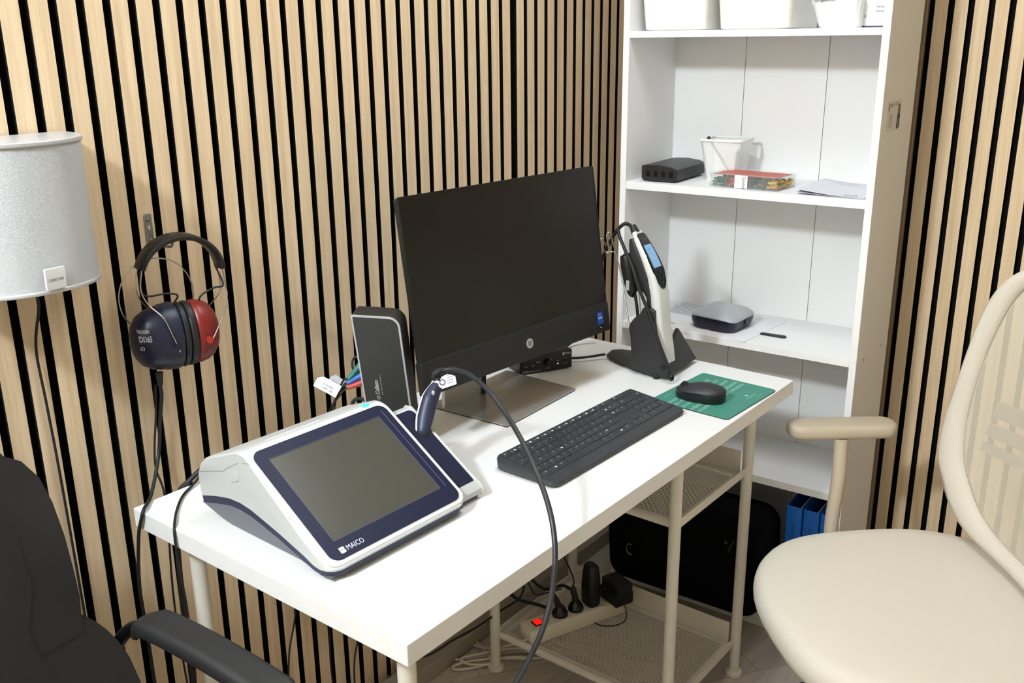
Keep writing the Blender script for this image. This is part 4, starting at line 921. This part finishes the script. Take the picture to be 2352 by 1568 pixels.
# spine: from foot to head along (y,z); section = rounded box, width w (x), depth d
spine = [(.000, .030, .019, .030), (.009, .060, .022, .036), (.020, .100, .024, .040), (.0265, .140, .025, .042), (.030, .180, .026, .040), (.040, .220, .026, .034), (.058, .258, .024, .028), (.078, .292, .020, .022), (.088, .309, .014, .014)]
rings = []
for i, (y, z, hw, dd) in enumerate(spine):
    a = spine[max(i-1, 0)]; b = spine[min(i+1, len(spine)-1)]; tv = Vector((0, b[0]-a[0], b[1]-a[1])).normalized(); nv = Vector((0, -tv.z, tv.y))   # toward the front
    c = Vector((.043, y, z)) ; s_ = []
    lo_q = .60 if z > .11 else .60+.40*min(1, (.11-z)/.03)
    for px_, py_ in rr(2*hw, dd*lo_q, min(.009, dd*.25), 4): s_.append(c + Vector((px_, 0, 0)) + nv*(py_+dd*(.5-lo_q/2)))
    rings.append(s_)
MB().loft(rings, 0).build('body', M_hw, tt2, smooth=50)
# dark handle on the back
def spt(z):
    for a, b in zip(spine[:-1], spine[1:]):
        if a[1] <= z <= b[1]:
            q = (z-a[1])/(b[1]-a[1]); y = a[0]+(b[0]-a[0])*q; tv = Vector((0, b[0]-a[0], b[1]-a[1])).normalized(); nv = Vector((0, -tv.z, tv.y)); return Vector((.043, y, z)), nv, a[3]+(b[3]-a[3])*q, a[2]+(b[2]-a[2])*q
    return spt(spine[-1][1]-.0005)
rings = []
for z, hd in ((.085, .0045), (.11, .005), (.13, .0050), (.155, .0052), (.175, .0058), (.188, .0085), (.198, .0145), (.210, .0175), (.228, .0175), (.250, .0150), (.272, .0120), (.290, .0085), (.300, .0060)):
    c, nv, dd, hw = spt(z); c0 = c - nv*(dd*.10 + hd - .0015)
    rings.append([c0 + Vector((px_, 0, 0)) + nv*py_ for px_, py_ in rr(min(.046, hw*2+.001), hd*2, min(.004, hd*.8), 4)])
MB().loft(rings, 0).build('handle', M_cr, tt2, smooth=50)
# black front panel with display
def spt(z):
    for a, b in zip(spine[:-1], spine[1:]):
        if a[1] <= z <= b[1]:
            q = (z-a[1])/(b[1]-a[1]); y = a[0]+(b[0]-a[0])*q; tv = Vector((0, b[0]-a[0], b[1]-a[1])).normalized(); nv = Vector((0, -tv.z, tv.y)); return Vector((.043, y, z)), nv, a[3]+(b[3]-a[3])*q, a[2]+(b[2]-a[2])*q
    return spt(spine[-1][1]-.0005)
def frontpatch(zs, ws, off, name, m, cxo=0.0, th=.0012):
    V = []; n = len(zs)
    for z, w in zip(zs, ws):
        c, nv, dd, hw = spt(z); b0 = c + nv*(dd/2+off); b1 = c + nv*(dd/2+off-th)
        V += [b0+Vector((cxo-w, 0, 0)), b0+Vector((cxo+w, 0, 0)), b1+Vector((cxo-w, 0, 0)), b1+Vector((cxo+w, 0, 0))]
    F = []
    for i in range(n-1):
        a = 4*i; b = 4*i+4; F += [(a, a+1, b+1, b), (a+1, a+3, b+3, b+1), (a+2, a, b, b+2), (a+3, a+2, b+2, b+3)]
    F += [(0, 2, 3, 1), (4*n-4, 4*n-3, 4*n-1, 4*n-2)]
    mb = MB(); mb.add(V, F); return mb.build(name, m, tt2, smooth=50)
frontpatch([.190, .194, .205, .225, .25, .28, .298, .303], [.004, .010, .017, .0215, .021, .018, .0155, .011], .0016, 'front_panel', M_blackg, th=.004)
frontpatch([.232, .245, .262, .278], [.0150, .0150, .0145, .0140], .0021, 'display', mat('display_lit', '6C93B5', .3, emit='7FA8D0', es=.38))
mb = None
for z_, x_ in ((.203, 0), (.214, -.008), (.214, .008), (.222, 0)):
    c, nv, dd, hw = spt(z_); MB().ball(c+nv*(dd/2+.0016)+Vector((x_, 0, 0)), .0036, .0012, .0030, 12, 6).build('button', mat('button_gloss', '151518', .15), tt2)
cc, nv, dd, hw = spt(.268)
Fh = frame(cc+nv*(dd/2+.0026)+Vector((-.008, 0, 0)), (1, 0, 0), Vector((0, nv.z, -nv.y)))
mb = MB(); put_text(mb, '226 Hz', Fh, .0026); put_text(mb, 'Start', Fh @ Matrix.Translation((.004, -.020, 0)), .003); mb.build('lettering', mat('lcd_ink', '2E5F8F', .5), tt2, smooth=0)
cc, nv, dd, hw = spt(.290); Fh = frame(cc+nv*(dd/2+.0022)+Vector((-.010, 0, 0)), (1, 0, 0), Vector((0, nv.z, -nv.y)))
mb = MB(); put_text(mb, 'interacoustics', Fh, .0022, .020); mb.build('lettering', M_greyp, tt2, smooth=0)
tip = Vector((.043, .088, .309)); dt = Vector((0, .5, .86)).normalized()
MB().tube([tip-dt*.002, tip+dt*.004, tip+dt*.012, tip+dt*.016], lambda q: .0095-.0030*q, 16).build('connector', M_rubber, tt2)
MB().slab(rr(.0505, .050, .010, 4), -.0009, .0009, M=frame((.043, .0005, .088), (1, 0, 0), (0, 1, -.25))).build('joint_ring', mat('joint_white', 'F4F1E8', .4), tt2) if False else None
TW = TF
dT1 = ((TF @ Vector((.01, .10, .2)))-camP).dot(fw)
def Q(x, y, z): return TW @ Vector((x, y, z))
tw = Q(*(tip+dt*.016))
cable('probe_cable', [pix(1419, 524, d=dT1-.010), pix(1424, 545, d=dT1-.012), pix(1437, 577, d=dT1-.02), pix(1452, 612, d=dT1-.035), Q(.0, .050, .200)] + [Q(.0, .022, .145), Q(-.002, -.004, .090), Q(-.002, -.026, .040), Q(.0, -.036, .018)], .0036, M_rubber, 'black cable running down the front of the cradle to a probe tip', n=10)
t = thing('probe_tip', 'small black ear probe with a clear tip hanging at the cradle foot', 'probe tip', T(*Q(.0, -.037, .014)))
MB().ball((0, 0, 0), .0065, .0065, .0080, 14, 10).build('probe_head', M_blackg, t)
MB().cyl((0, -.001, -.006), (.003, -.004, -.0125), .0022, 10, r2=.0018).build('clear_tip', mat('tip_clear', 'D9DADC', .2), t)
dT0 = (Q(.01, .10, .2)-camP).dot(fw)
cable('charger_cable', [tw+Vector((0, .004, -.002)), pix(1445, 516, d=dT0+.01), pix(1434, 514, d=dT0+.015), pix(1418, 528, d=dT0+.02), pix(1402, 555, d=dT0+.03), pix(1388, 583, d=dT0+.045), pix(1380, 605, d=dT0+.06)], .0040, M_rubber, 'thick black cable hung over the hook stand beside the cradle', n=10)
t = thing('shoulder_box', 'long black cable box hanging behind the handheld unit', 'cable box', T(*(pix(1447, 640, d=dT0+.012))))
MB().tube(spline([(0, .012, .055), (0, .010, .048), (0, .002, .01), (0, -.008, -.028), (0, -.014, -.034)], 5), rfun([.006, .0135, .0165, .0150, .011, .005]), 14).build('box_body', mat('shoulder_black', '131314', .4), t)
MB().tube(spline([(0, -.014, -.034), (0, -.02, -.065), (0, -.024, -.10)], 5), .0036, 8).build('cable_end', M_rubber, t)
mb = MB(); mb.M = Matrix.Translation((-.017, -.004, -.012)); mb.box(0, .0006, -.004, .004, -.010, .012); mb.build('label', mat('dull_label', 'A8A8A8', .6), t)
t = thing('hook_stand', 'bent chrome wire stand with hooks behind the black cradle', 'hook stand', TF)
iT = TF.inverted(); dT = (Q(.01, .10, .2)-camP).dot(fw)
def hk(l, dd=0.0): return [iT @ pix(x, y, d=dT+dd) for x, y in l]
MB().tube(spline(hk([(1446, 760), (1443, 735), (1435, 680), (1424, 620), (1411, 568), (1402, 540), (1397, 534), (1394, 542), (1397, 562), (1399, 575), (1394, 580), (1388, 576)], .02), 6), .0017, 8).build('wire', M_steel, t)
MB().tube(spline(hk([(1472, 730), (1470, 700), (1466, 660), (1460, 630)], .03), 5), .0014, 8).build('wire', M_steel, t)
MB().tube(spline(hk([(1378, 549), (1384, 549), (1390, 560), (1397, 577), (1407, 578), (1417, 577), (1419, 562), (1415, 548)], .05), 5), .0012, 8).build('wire', M_steel, t)
# cable runs on the desk behind the cradle
cable('desk_cable', [D(1.16, .12, ZD+.03), D(1.13, .095, ZD+.022), D(1.09, .085, ZD+.010), D(1.03, .10, ZD+.0045), D(.985, .125, ZD+.0045), D(.955, .125, ZD+.0045), D(.945, .10, ZD+.010), D(.95, .085, ZD+.02)], .0040, M_rubber, 'thick black cable lying on the desk from the computer to the cradle')
cable('desk_cable', [D(1.075, .200, ZD+.013), D(1.03, .165, ZD+.010), D(.99, .125, ZD+.012), D(.955, .10, ZD+.018)], .0030, M_rubber, 'black cable crossing the thick one and entering the cradle base')

# ================================================================= beige office chair
AC = R(35.6); rC = Vector((math.cos(AC), math.sin(AC), 0)); fC = Vector((-math.sin(AC), math.cos(AC), 0))
sc0, tc0 = .43, -1.617
oC = rC*(sc0-.010) + fC*(tc0+.004)
MC = T(oC.x, oC.y, 0, AC)
t = thing('office_chair', 'beige fabric office chair with a mesh backrest beside the bookcase', 'chair', MC)
M_bf = mat('beige_fabric', 'D4CDBF', .9, noise=.03, nscale=500, bump=.25, bscale=1400, spec=.2); M_bp = mat('beige_plastic', 'B9AC97', .45, noise=.02, nscale=300)
def sup(a, b, z, n=56, e=2.6, cx=0, cy=0):
    P = []
    for i in range(n):
        q = 2*math.pi*i/n; c, s_ = math.cos(q), math.sin(q)
        P.append((cx + a*math.copysign(abs(c)**(2/e), c), cy + b*math.copysign(abs(s_)**(2/e), s_), z))
    return P
SZ = .460
prof = [(.80, -.075), (.90, -.070), (.975, -.055), (.998, -.038), (1.0, -.026), (.992, -.014), (.972, -.005), (.94, .0), (.86, .0015), (.6, -.002), (.3, -.004), (.02, -.004)]
def seatring(q, dz):
    R_ = []
    for x, y, z in sup(.287*q, .285*q, SZ+dz, e=2.7):
        cr, sr = math.cos(R(8)), math.sin(R(8)); R_.append((x*cr-y*sr-.02, x*sr+y*cr, z - (.016*max(0, (y-.12)/.16)**2)))
    return R_
MB().loft([seatring(q, dz) for q, dz in prof], 0).build('seat', M_bf, t, smooth=60)
MB().loft([sup(.23*q, .22*q, z) for q, z in ((.8, .360), (1, .365), (1.02, .375), (1.02, SZ-.0745))], 0).build('seat_shell', M_bp, t, smooth=40)
# backrest outlines (half widths by height)
outer = [(0, 1.100), (.11, 1.090), (.19, 1.065), (.255, 1.028), (.287, 1.000), (.305, .962), (.313, .910), (.314, .839), (.312, .760), (.309, .695), (.302, .638), (.286, .590), (.245, .530), (.190, .492), (.11, .478), (0, .474)]
inner = [(0, 1.062), (.10, 1.052), (.175, 1.035), (.225, 1.012), (.262, .975), (.276, .930), (.283, .867), (.284, .810), (.281, .755), (.276, .710), (.264, .660), (.245, .612), (.200, .558), (.150, .525), (.08, .508), (0, .504)]
def dens(P, k=4): return [(v.x, v.y) for v in spline([(x, z, 0) for x, z in P], k)]
oo = dens(outer); ii = dens(inner); N_ = len(oo)
oo = oo + [(-x, z) for x, z in reversed(oo[1:-1])]; ii = ii + [(-x, z) for x, z in reversed(ii[1:-1])]
tb = -1.84 - tc0
def bp_(x, z, off=0.0):
    y = tb - .22*(z-.6) + (.95*x*x) + off     # wings curve forward
    return Vector((x, y, z))
rings = []
for k in range(10):
    a = 2*math.pi*k/10
    rings.append([bp_(ox + (ix-ox)*(.5-.5*math.cos(a)), oz + (iz-oz)*(.5-.5*math.cos(a)), .016*math.sin(a)) for (ox, oz), (ix, iz) in zip(oo, ii)])
mb = MB(); n = len(oo); vs = [p for r_ in rings for p in r_]; fs = []
for i in range(10):
    for j in range(n):
        a = i*n+j; b = i*n+(j+1) % n; c = ((i+1) % 10)*n+(j+1) % n; d_ = ((i+1) % 10)*n+j; fs.append((a, b, c, d_))
mb.add(vs, fs); mb.build('back_frame', M_bf, t, smooth=60)
def mesh_mat():
    m = mat('chair_mesh', 'CBC2B0', .9, spec=.15); nt = m.node_tree; n = nt.nodes; L = nt.links; b = n['Principled BSDF']
    tc = n['Texture Coordinate']; outs = []
    for ax, rot in (('X', 40), ('X', -40)):
        mp = n.new('ShaderNodeMapping'); mp.inputs['Rotation'].default_value = (0, R(rot), 0); L.new(tc.outputs['Object'], mp.inputs['Vector'])
        w = n.new('ShaderNodeTexWave'); w.inputs['Scale'].default_value = 230; w.bands_direction = ax; L.new(mp.outputs['Vector'], w.inputs['Vector']); outs.append(w.outputs['Fac'])
    mu = n.new('ShaderNodeMath'); mu.operation = 'MULTIPLY'; L.new(outs[0], mu.inputs[0]); L.new(outs[1], mu.inputs[1])
    gt = n.new('ShaderNodeMath'); gt.operation = 'LESS_THAN'; gt.inputs[1].default_value = .42; L.new(mu.outputs[0], gt.inputs[0])
    L.new(gt.outputs[0], b.inputs['Alpha']); return m
M_net = mesh_mat()
rows = 22; mb = MB(); rings = []
for k in range(rows+1):
    q = k/rows; rings.append([bp_(x*q, .80+(z-.80)*q, -.003 - .012*(1-q*q)) for x, z in ii])
rings[0] = [p + Vector((0, 0, 0)) for p in rings[0]]
mb.loft(rings[1:], 0, cap0=True, cap1=False); mb.build('mesh_panel', M_net, t, smooth=60)
# lumbar support and spine behind the net
M_lum = mat('lumbar_grey', 'A2A19F', .6)
for z0, z1 in ((.715, .748), (.675, .700), (.640, .660)):
    mb = MB(); rings = []
    for k in range(17):
        x = -.255 + .51*k/16; rings.append([bp_(x, z0, -.030), bp_(x, z1, -.030), bp_(x, z1, -.036), bp_(x, z0, -.036)])
    mb.loft(rings, 0); mb.build('lumbar_bar', M_lum, t)
MB().tube(spline([(0, tb-.06, 1.00), (0, tb-.05, .85), (0, tb-.045, .70), (0, tb-.04, .52), (0, tb+.00, .40), (0, tb+.12, .375)], 6), .018, 12).build('spine', M_bp, t, smooth=60)
sx = 1; a_ = MB(); pad = rr(.070, .240, .032, 8, 0, 0)
a_.slab(pad, .625, .657, M=T(.803-sc0, -1.572-tc0, 0, R(3)), bev=.013); ar = a_.build('armrest', M_bp, t, smooth=60)
MB().tube(spline([(.778-sc0, -1.565-tc0, .626), (.762-sc0, -1.562-tc0, .54), (.742-sc0, -1.55-tc0, .43), (.70-sc0, -1.55-tc0, .375), (.12, -1.58-tc0, .360)], 6), .0150, 14).build('armrest_post', M_bp, ar, smooth=60)
MB().cyl((0, 0, .11), (0, 0, .365), .026, 20).build('gas_column', M_bp, t)
for k in range(5):
    a = R(72*k+20); lg_ = MB().tube([(0, 0, .115), (.15*math.cos(a), .15*math.sin(a), .10), (.29*math.cos(a), .29*math.sin(a), .075)], lambda q: .022-.008*q, 12).build('base_leg', M_bp, t, smooth=60)
    c = Vector((.29*math.cos(a), .29*math.sin(a), .0285)); s_ = Vector((-math.sin(a), math.cos(a), 0))
    MB().cyl(c-s_*.018, c+s_*.018, .028, 20).build('caster', M_rubber, lg_)

# ================================================================= black leather chair
t = thing('leather_chair', 'black leather armchair against the wall at the left end of the desk', 'chair', T(-.118, -.17, 0))
M_lea = mat('black_leather', '1A1B1D', .38, bump=.6, bscale=35, spec=.6)
def puff(name, P, y0, y1, bev, par=None, m=None, lean=.10):
    mb = MB(); mb.slab(P, -y1, -y0, M=frame((0, 0, 0), (1, 0, 0), (0, 0, 1)), bev=bev)
    mb.v = [Vector((v.x, v.y + lean*(v.z-.6), v.z - .014*min(1, max(0, (v.z-.5)/.2)))) for v in mb.v]
    return mb.build(name, m or M_lea, par or t, smooth=60)
# outline pieces (x relative to chair centre, z)
right = [(.186, .930), (.212, .918), (.232, .895), (.243, .855), (.250, .80), (.252, .745), (.253, .700)]
upper = [(.0, .945), (.13, .940), (.17, .935)] + right + [(.248, .699), (.20, .701), (.155, .700), (.150, .708)]
UB = [(.146, .712), (.150, .78), (.151, .85), (.140, .905), (.120, .937)]
P = [(.120, .9530), (.160, .9560), (.190, .9520), (.210, .938), (.224, .915), (.233, .88), (.239, .83), (.241, .78), (.2415, .74), (.2420, .703), (.20, .703), (.174, .706), (.176, .78), (.172, .85), (.150, .915)]
puff('side_bolster', P, -.068, .0, .020); puff('side_bolster', [(-x, z) for x, z in reversed(P)], -.068, .0, .020)
P = [(.176, .704), (.205, .700), (.2440, .700), (.258, .680), (.270, .660), (.282, .635), (.292, .605), (.300, .56), (.302, .46), (.23, .44), (.198, .50), (.188, .58), (.180, .66)]
puff('lower_bolster', P, -.066, .006, .022); puff('lower_bolster', [(-x, z) for x, z in reversed(P)], -.066, .006, .022)
P = [(-.146, .952), (.146, .952), (.168, .86), (.172, .78), (.170, .722), (-.170, .722), (-.172, .78), (-.168, .86)]
puff('head_cushion', P, -.070, -.004, .030)
P = [(-.170, .716), (.170, .716), (.182, .60), (.192, .50), (-.192, .50), (-.182, .60)]
puff('back_cushion', P, -.070, -.002, .030)
puff('back_shell', [(-.23, .46), (.23, .46), (.232, .70), (.222, .88), (.18, .935), (-.18, .935), (-.222, .88), (-.232, .70)], -.004, .050, .018)
M_st = mat('stitch_black', '080808', .8)
mb = MB(); pts = spline([(.176, -.020-.0, .704), (.20, -.033, .7015), (.252, -.016, .701)], 14)
mb.tube([Vector((p.x, -.0655+.10*(p.z-.6)-.0005 + .016*((p.x-.20)/.05)**2, p.z - .014 + (.0006 if i % 2 else -.0006))) for i, p in enumerate(pts)], .0012, 6); mb.build('stitching', M_st, t)
MB().loft([[(x, y, z) for x, y in rr(.50*q, .46*q, .06, 6, 0, -.30)] for q, z in ((.9, .37), (1, .39), (1, .44), (.96, .465), (.85, .475), (.3, .478))], 0).build('seat_cushion', M_lea, t, smooth=60)
for sx in (1, -1):
    cx = sx*.334
    Pd = []
    mb = MB(); rings = []
    for i in range(15):
        q = i/14; y = -.055 - .375*q; z = .660 + (.010*math.sin(q*math.pi)) - (.03*(1-q/.18)**2 if q < .18 else 0) - (.05*((q-.85)/.15)**2 if q > .85 else 0)
        w = .027*(min(1, .35+q*5) if q < .13 else 1)*(1 if q < .9 else 1-.5*(q-.9)/.1)
        rings.append([Vector((cx+x, y, z+zz)) for x, zz in rr(2*w, .030, .012, 4)])
    mb.loft(rings, 0); ar = mb.build('armrest', mat('arm_black', '1E1E1F', .55, bump=.15, bscale=700), t, smooth=60)
    MB().tube(spline([(cx, -.085, .640), (cx-.0, -.062, .640), (cx-sx*.012, -.045, .628), (cx-sx*.030, -.040, .60), (cx-sx*.045, -.06, .56), (cx-sx*.065, -.10, .50), (cx-sx*.085, -.14, .44)], 6), .010, 12).build('arm_tube', M_blackg, ar, smooth=60)
    MB().tube(spline([(cx, -.41, .63), (cx, -.42, .55), (cx-sx*.03, -.40, .45), (cx-sx*.09, -.36, .40)], 6), .010, 12).build('arm_tube', M_blackg, ar, smooth=60)
MB().cyl((0, -.28, .12), (0, -.28, .375), .028, 20).build('gas_column', M_blackg, t)
for k in range(5):
    a = R(72*k+54); lg_ = MB().tube([(0, -.28, .10), (.13*math.cos(a), -.28+.13*math.sin(a), .09), (.235*math.cos(a), -.28+.235*math.sin(a), .07)], lambda q: .024-.008*q, 12).build('base_leg', M_blackg, t, smooth=60)
    c = Vector((.235*math.cos(a), -.28+.235*math.sin(a), .0285)); s_ = Vector((-math.sin(a), math.cos(a), 0))
    MB().cyl(c-s_*.018, c+s_*.018, .028, 20).build('caster', M_rubber, lg_)

# ================================================================= power strip on the lower mesh shelf
ZS = .0890
MS = MD @ T(.850, -.135, ZS, R(-21.5))
t = thing('power_strip', 'white power strip with a red glowing switch on the lower mesh shelf under the desk', 'power strip', MS)
M_ps = mat('strip_white', 'DCD6C6', .45)
LS = .278
MB().slab(rr(LS, .052, .006, 5, LS/2, 0), 0, .040, bev=.004).build('housing', M_ps, t, smooth=40)
MB().box(.022, .048, -.012, .012, .0385, .0425).build('switch_frame', M_blackg, t, bevel=.0006)
MB().box(.025, .045, -.0095, .0095, .040, .0445).build('switch', mat('switch_red', 'C01810', .2, emit='FF1408', es=.9), t, bevel=.001)
for k in range(4):
    x = .098 + .046*k; b_ = MB(); b_.ring([(x+.0215*math.cos(a), .0215*math.sin(a)) for a in [2*math.pi*j/24 for j in range(24)]], [(x+.019*math.cos(a), .019*math.sin(a)) for a in [2*math.pi*j/24 for j in range(24)]], .039, .0412); b_.build('socket', M_ps, t)
mb = MB(); put_text(mb, 'Brennen', frame((.0640, -.006, .0403), (0, 1, 0), (-1, 0, 0)) if False else Matrix.Translation((.062, -.010, .0403)) @ Matrix.Rotation(R(90), 4, 'Z'), .0045, .020); mb.build('lettering', mat('strip_ink', '7A6038', .6), t, smooth=0)
def PS_(x, y, z): return MS @ Vector((x, y, z))
def plug(k, lab, tall, tilt):
    x = .098+.046*k; o = PS_(x, 0, .0415); t = thing('power_plug', lab, 'plug', T(*o, R(-21.5)), 'black plugs in the power strip')
    MB().rev([(.0001, 0), (.0195, 0), (.0195, .006), (.015, .014), (.0095, .024), (.0001, .026)], n=20).build('plug_head', M_blackg, t)
    MB().tube(spline([(0, 0, .012), (tilt*.3, .002, .035), (tilt, .004, tall)], 5), lambda q: .0105-.006*q, 12).build('plug_neck', M_rubber, t)
    return o
o1 = plug(0, 'black plug in the power strip nearest the red switch', .070, -.022); o2 = plug(1, 'black plug in the power strip behind the one nearest the switch', .060, -.004)
o = PS_(.190, .002, .0415)
t = thing('power_adapter', 'tall black power adapter standing upright in the power strip', 'power adapter', T(*o, R(-21.5)), 'black power adapters in the power strip')
MB().loft([[(x, y, z) for x, y in rr(w, d, .010, 5)] for z, w, d in ((0, .030, .040), (.004, .034, .044), (.05, .034, .046), (.085, .031, .042), (.104, .027, .036), (.108, .022, .030))], 0).build('body', mat('adapter_black', '0C0C0D', .45), t, smooth=40)
o = PS_(.250, -.0, .0415)
t = thing('power_adapter', 'boxy black power adapter hanging over the far end of the power strip', 'power adapter', T(*o, R(-21.5)), 'black power adapters in the power strip')
MB().box(-.024, .030, -.052, .018, .0, .034).build('body', _m['adapter_black'], t, bevel=.004, seg=3)
MB().box(-.020, .026, -.0535, .014, .034, .058).build('body_top', _m['adapter_black'], t, bevel=.004, seg=3)
oo_ = T(*o, R(-21.5))
cable('adapter_cable', [oo_ @ Vector((.0, -.052, .006)), oo_ @ Vector((.0, -.062, -.010)), oo_ @ Vector((-.005, -.066, -.030)), oo_ @ Vector((-.03, -.060, -.0385)), oo_ @ Vector((-.06, -.045, -.0375)), oo_ @ Vector((-.075, -.034, -.030))], .0014, M_rubber, 'thin black cable loop under the boxy power adapter')
# cables to the strip
def pz(x, y, d): return pix(x, y, d=d)
dS = (o1-camP).dot(fw)
cable('black_cable', [o1 + Vector((-.010, .004, .072)), pz(1277, 1350, dS+.03), pz(1255, 1353, dS+.06), pz(1235, 1343, dS+.09), pz(1215, 1322, dS+.11), pz(1190, 1290, dS+.12)], .0040, M_rubber, 'black cord rising from the first plug toward the wall under the desk')
cable('black_cable', [o2 + Vector((-.002, .004, .058)), pz(1310, 1352, dS+.055), pz(1293, 1344, dS+.06), pz(1272, 1350, dS+.08), pz(1255, 1352, dS+.10)], .0040, M_rubber, 'black cord looping from the second plug beside the chair side of the strip')
cable('black_cable', [o1 + Vector((.004, .035, .004)), pz(1262, 1398, dS+.05), pz(1235, 1388, dS+.07), pz(1195, 1378, dS+.08), pz(1175, 1365, dS+.09), pz(1150, 1335, dS+.10)], .0042, M_rubber, 'thick black cord running behind the strip under the desk top')
cable('thin_cable', [pz(1322, 1375, dS+.07), pz(1312, 1360, dS+.08), pz(1318, 1335, dS+.10), pz(1308, 1305, dS+.12), pz(1296, 1280, dS+.13), pz(1285, 1240, dS+.14)], .0022, M_rubber, 'thin black cable dropping to the upright power adapter')
cable('thin_cable', [pz(1205, 1320, dS+.10), pz(1222, 1355, dS+.10), pz(1235, 1366, dS+.10), pz(1262, 1359, dS+.08), pz(1290, 1352, dS+.06)], .0018, M_rubber, 'thin black cable hanging in a loop behind the power strip')
cable('sagging_cable', [pz(1196, 1325, dS+.09), pz(1203, 1350, dS+.08), pz(1190, 1376, dS+.06), pz(1150, 1402, dS+.0), pz(1095, 1440, dS-.10), pz(1040, 1470, dS-.16), pz(1000, 1496, dS-.20), pz(975, 1507, dS-.22), pz(940, 1515, dS-.23)], .0027, M_rubber, 'black cable sagging under the desk toward its near leg')
# white coiled cord
Zf = lambda x, y, z=.006: None
def onfloor(px, py, z=.006):
    v = (fw + r2*((px-1176)/FPX) + u2*((784-py)/FPX)); k = (z-camP.z)/v.z; return camP + v*k
coil = [(1213, 1467, .105), (1190, 1475, .09), (1150, 1484, .05), (1115, 1488, .015), (1080, 1478, .006), (1055, 1472, .006), (1035, 1478, .006), (1027, 1492, .006), (1035, 1507, .006), (1055, 1515, .006), (1100, 1508, .007), (1150, 1500, .007), (1200, 1495, .007), (1240, 1502, .006), (1235, 1510, .006), (1190, 1508, .012), (1130, 1512, .012), (1070, 1520, .012), (1045, 1528, .006), (1040, 1535, .006), (1058, 1537, .006), (1100, 1530, .006), (1150, 1512, .012), (1210, 1512, .006), (1250, 1508, .006), (1262, 1500, .006), (1230, 1490, .014), (1170, 1489, .016), (1110, 1500, .016), (1060, 1512, .016), (1080, 1525, .012), (1130, 1522, .010), (1110, 1490, .010), (1095, 1475, .008), (1083, 1462, .006), (1072, 1450, .006), (1060, 1440, .006)]
cable('white_cable', [onfloor(x, y, z) for x, y, z in coil], .0036, mat('cord_white', 'CFC8B8', .5), 'white power strip cord coiled on the floor around the shelf post', 'cord', k=6)
cable('wall_cable', [(.730, -.012, .60), (.700, -.012, .45), (.676, -.012, .33), (.650, -.014, .25), (.640, -.02, .16), (.655, -.03, .01)], .0019, M_rubber, 'thin black cable slanting across the slats under the middle of the desk')
cable('wall_cable', [(.800, -.012, .62), (.792, -.012, .45), (.775, -.012, .33), (.760, -.014, .22), (.760, -.014, .12), (.77, -.03, .01)], .0017, M_rubber, 'thin black cable bowing over the slats near the desk leg')
cable('wall_cable', [(.930, -.012, .52), (.890, -.012, .34), (.850, -.012, .20), (.825, -.014, .12), (.81, -.03, .01)], .0020, M_rubber, 'thin black cable slanting down right behind the near desk leg')
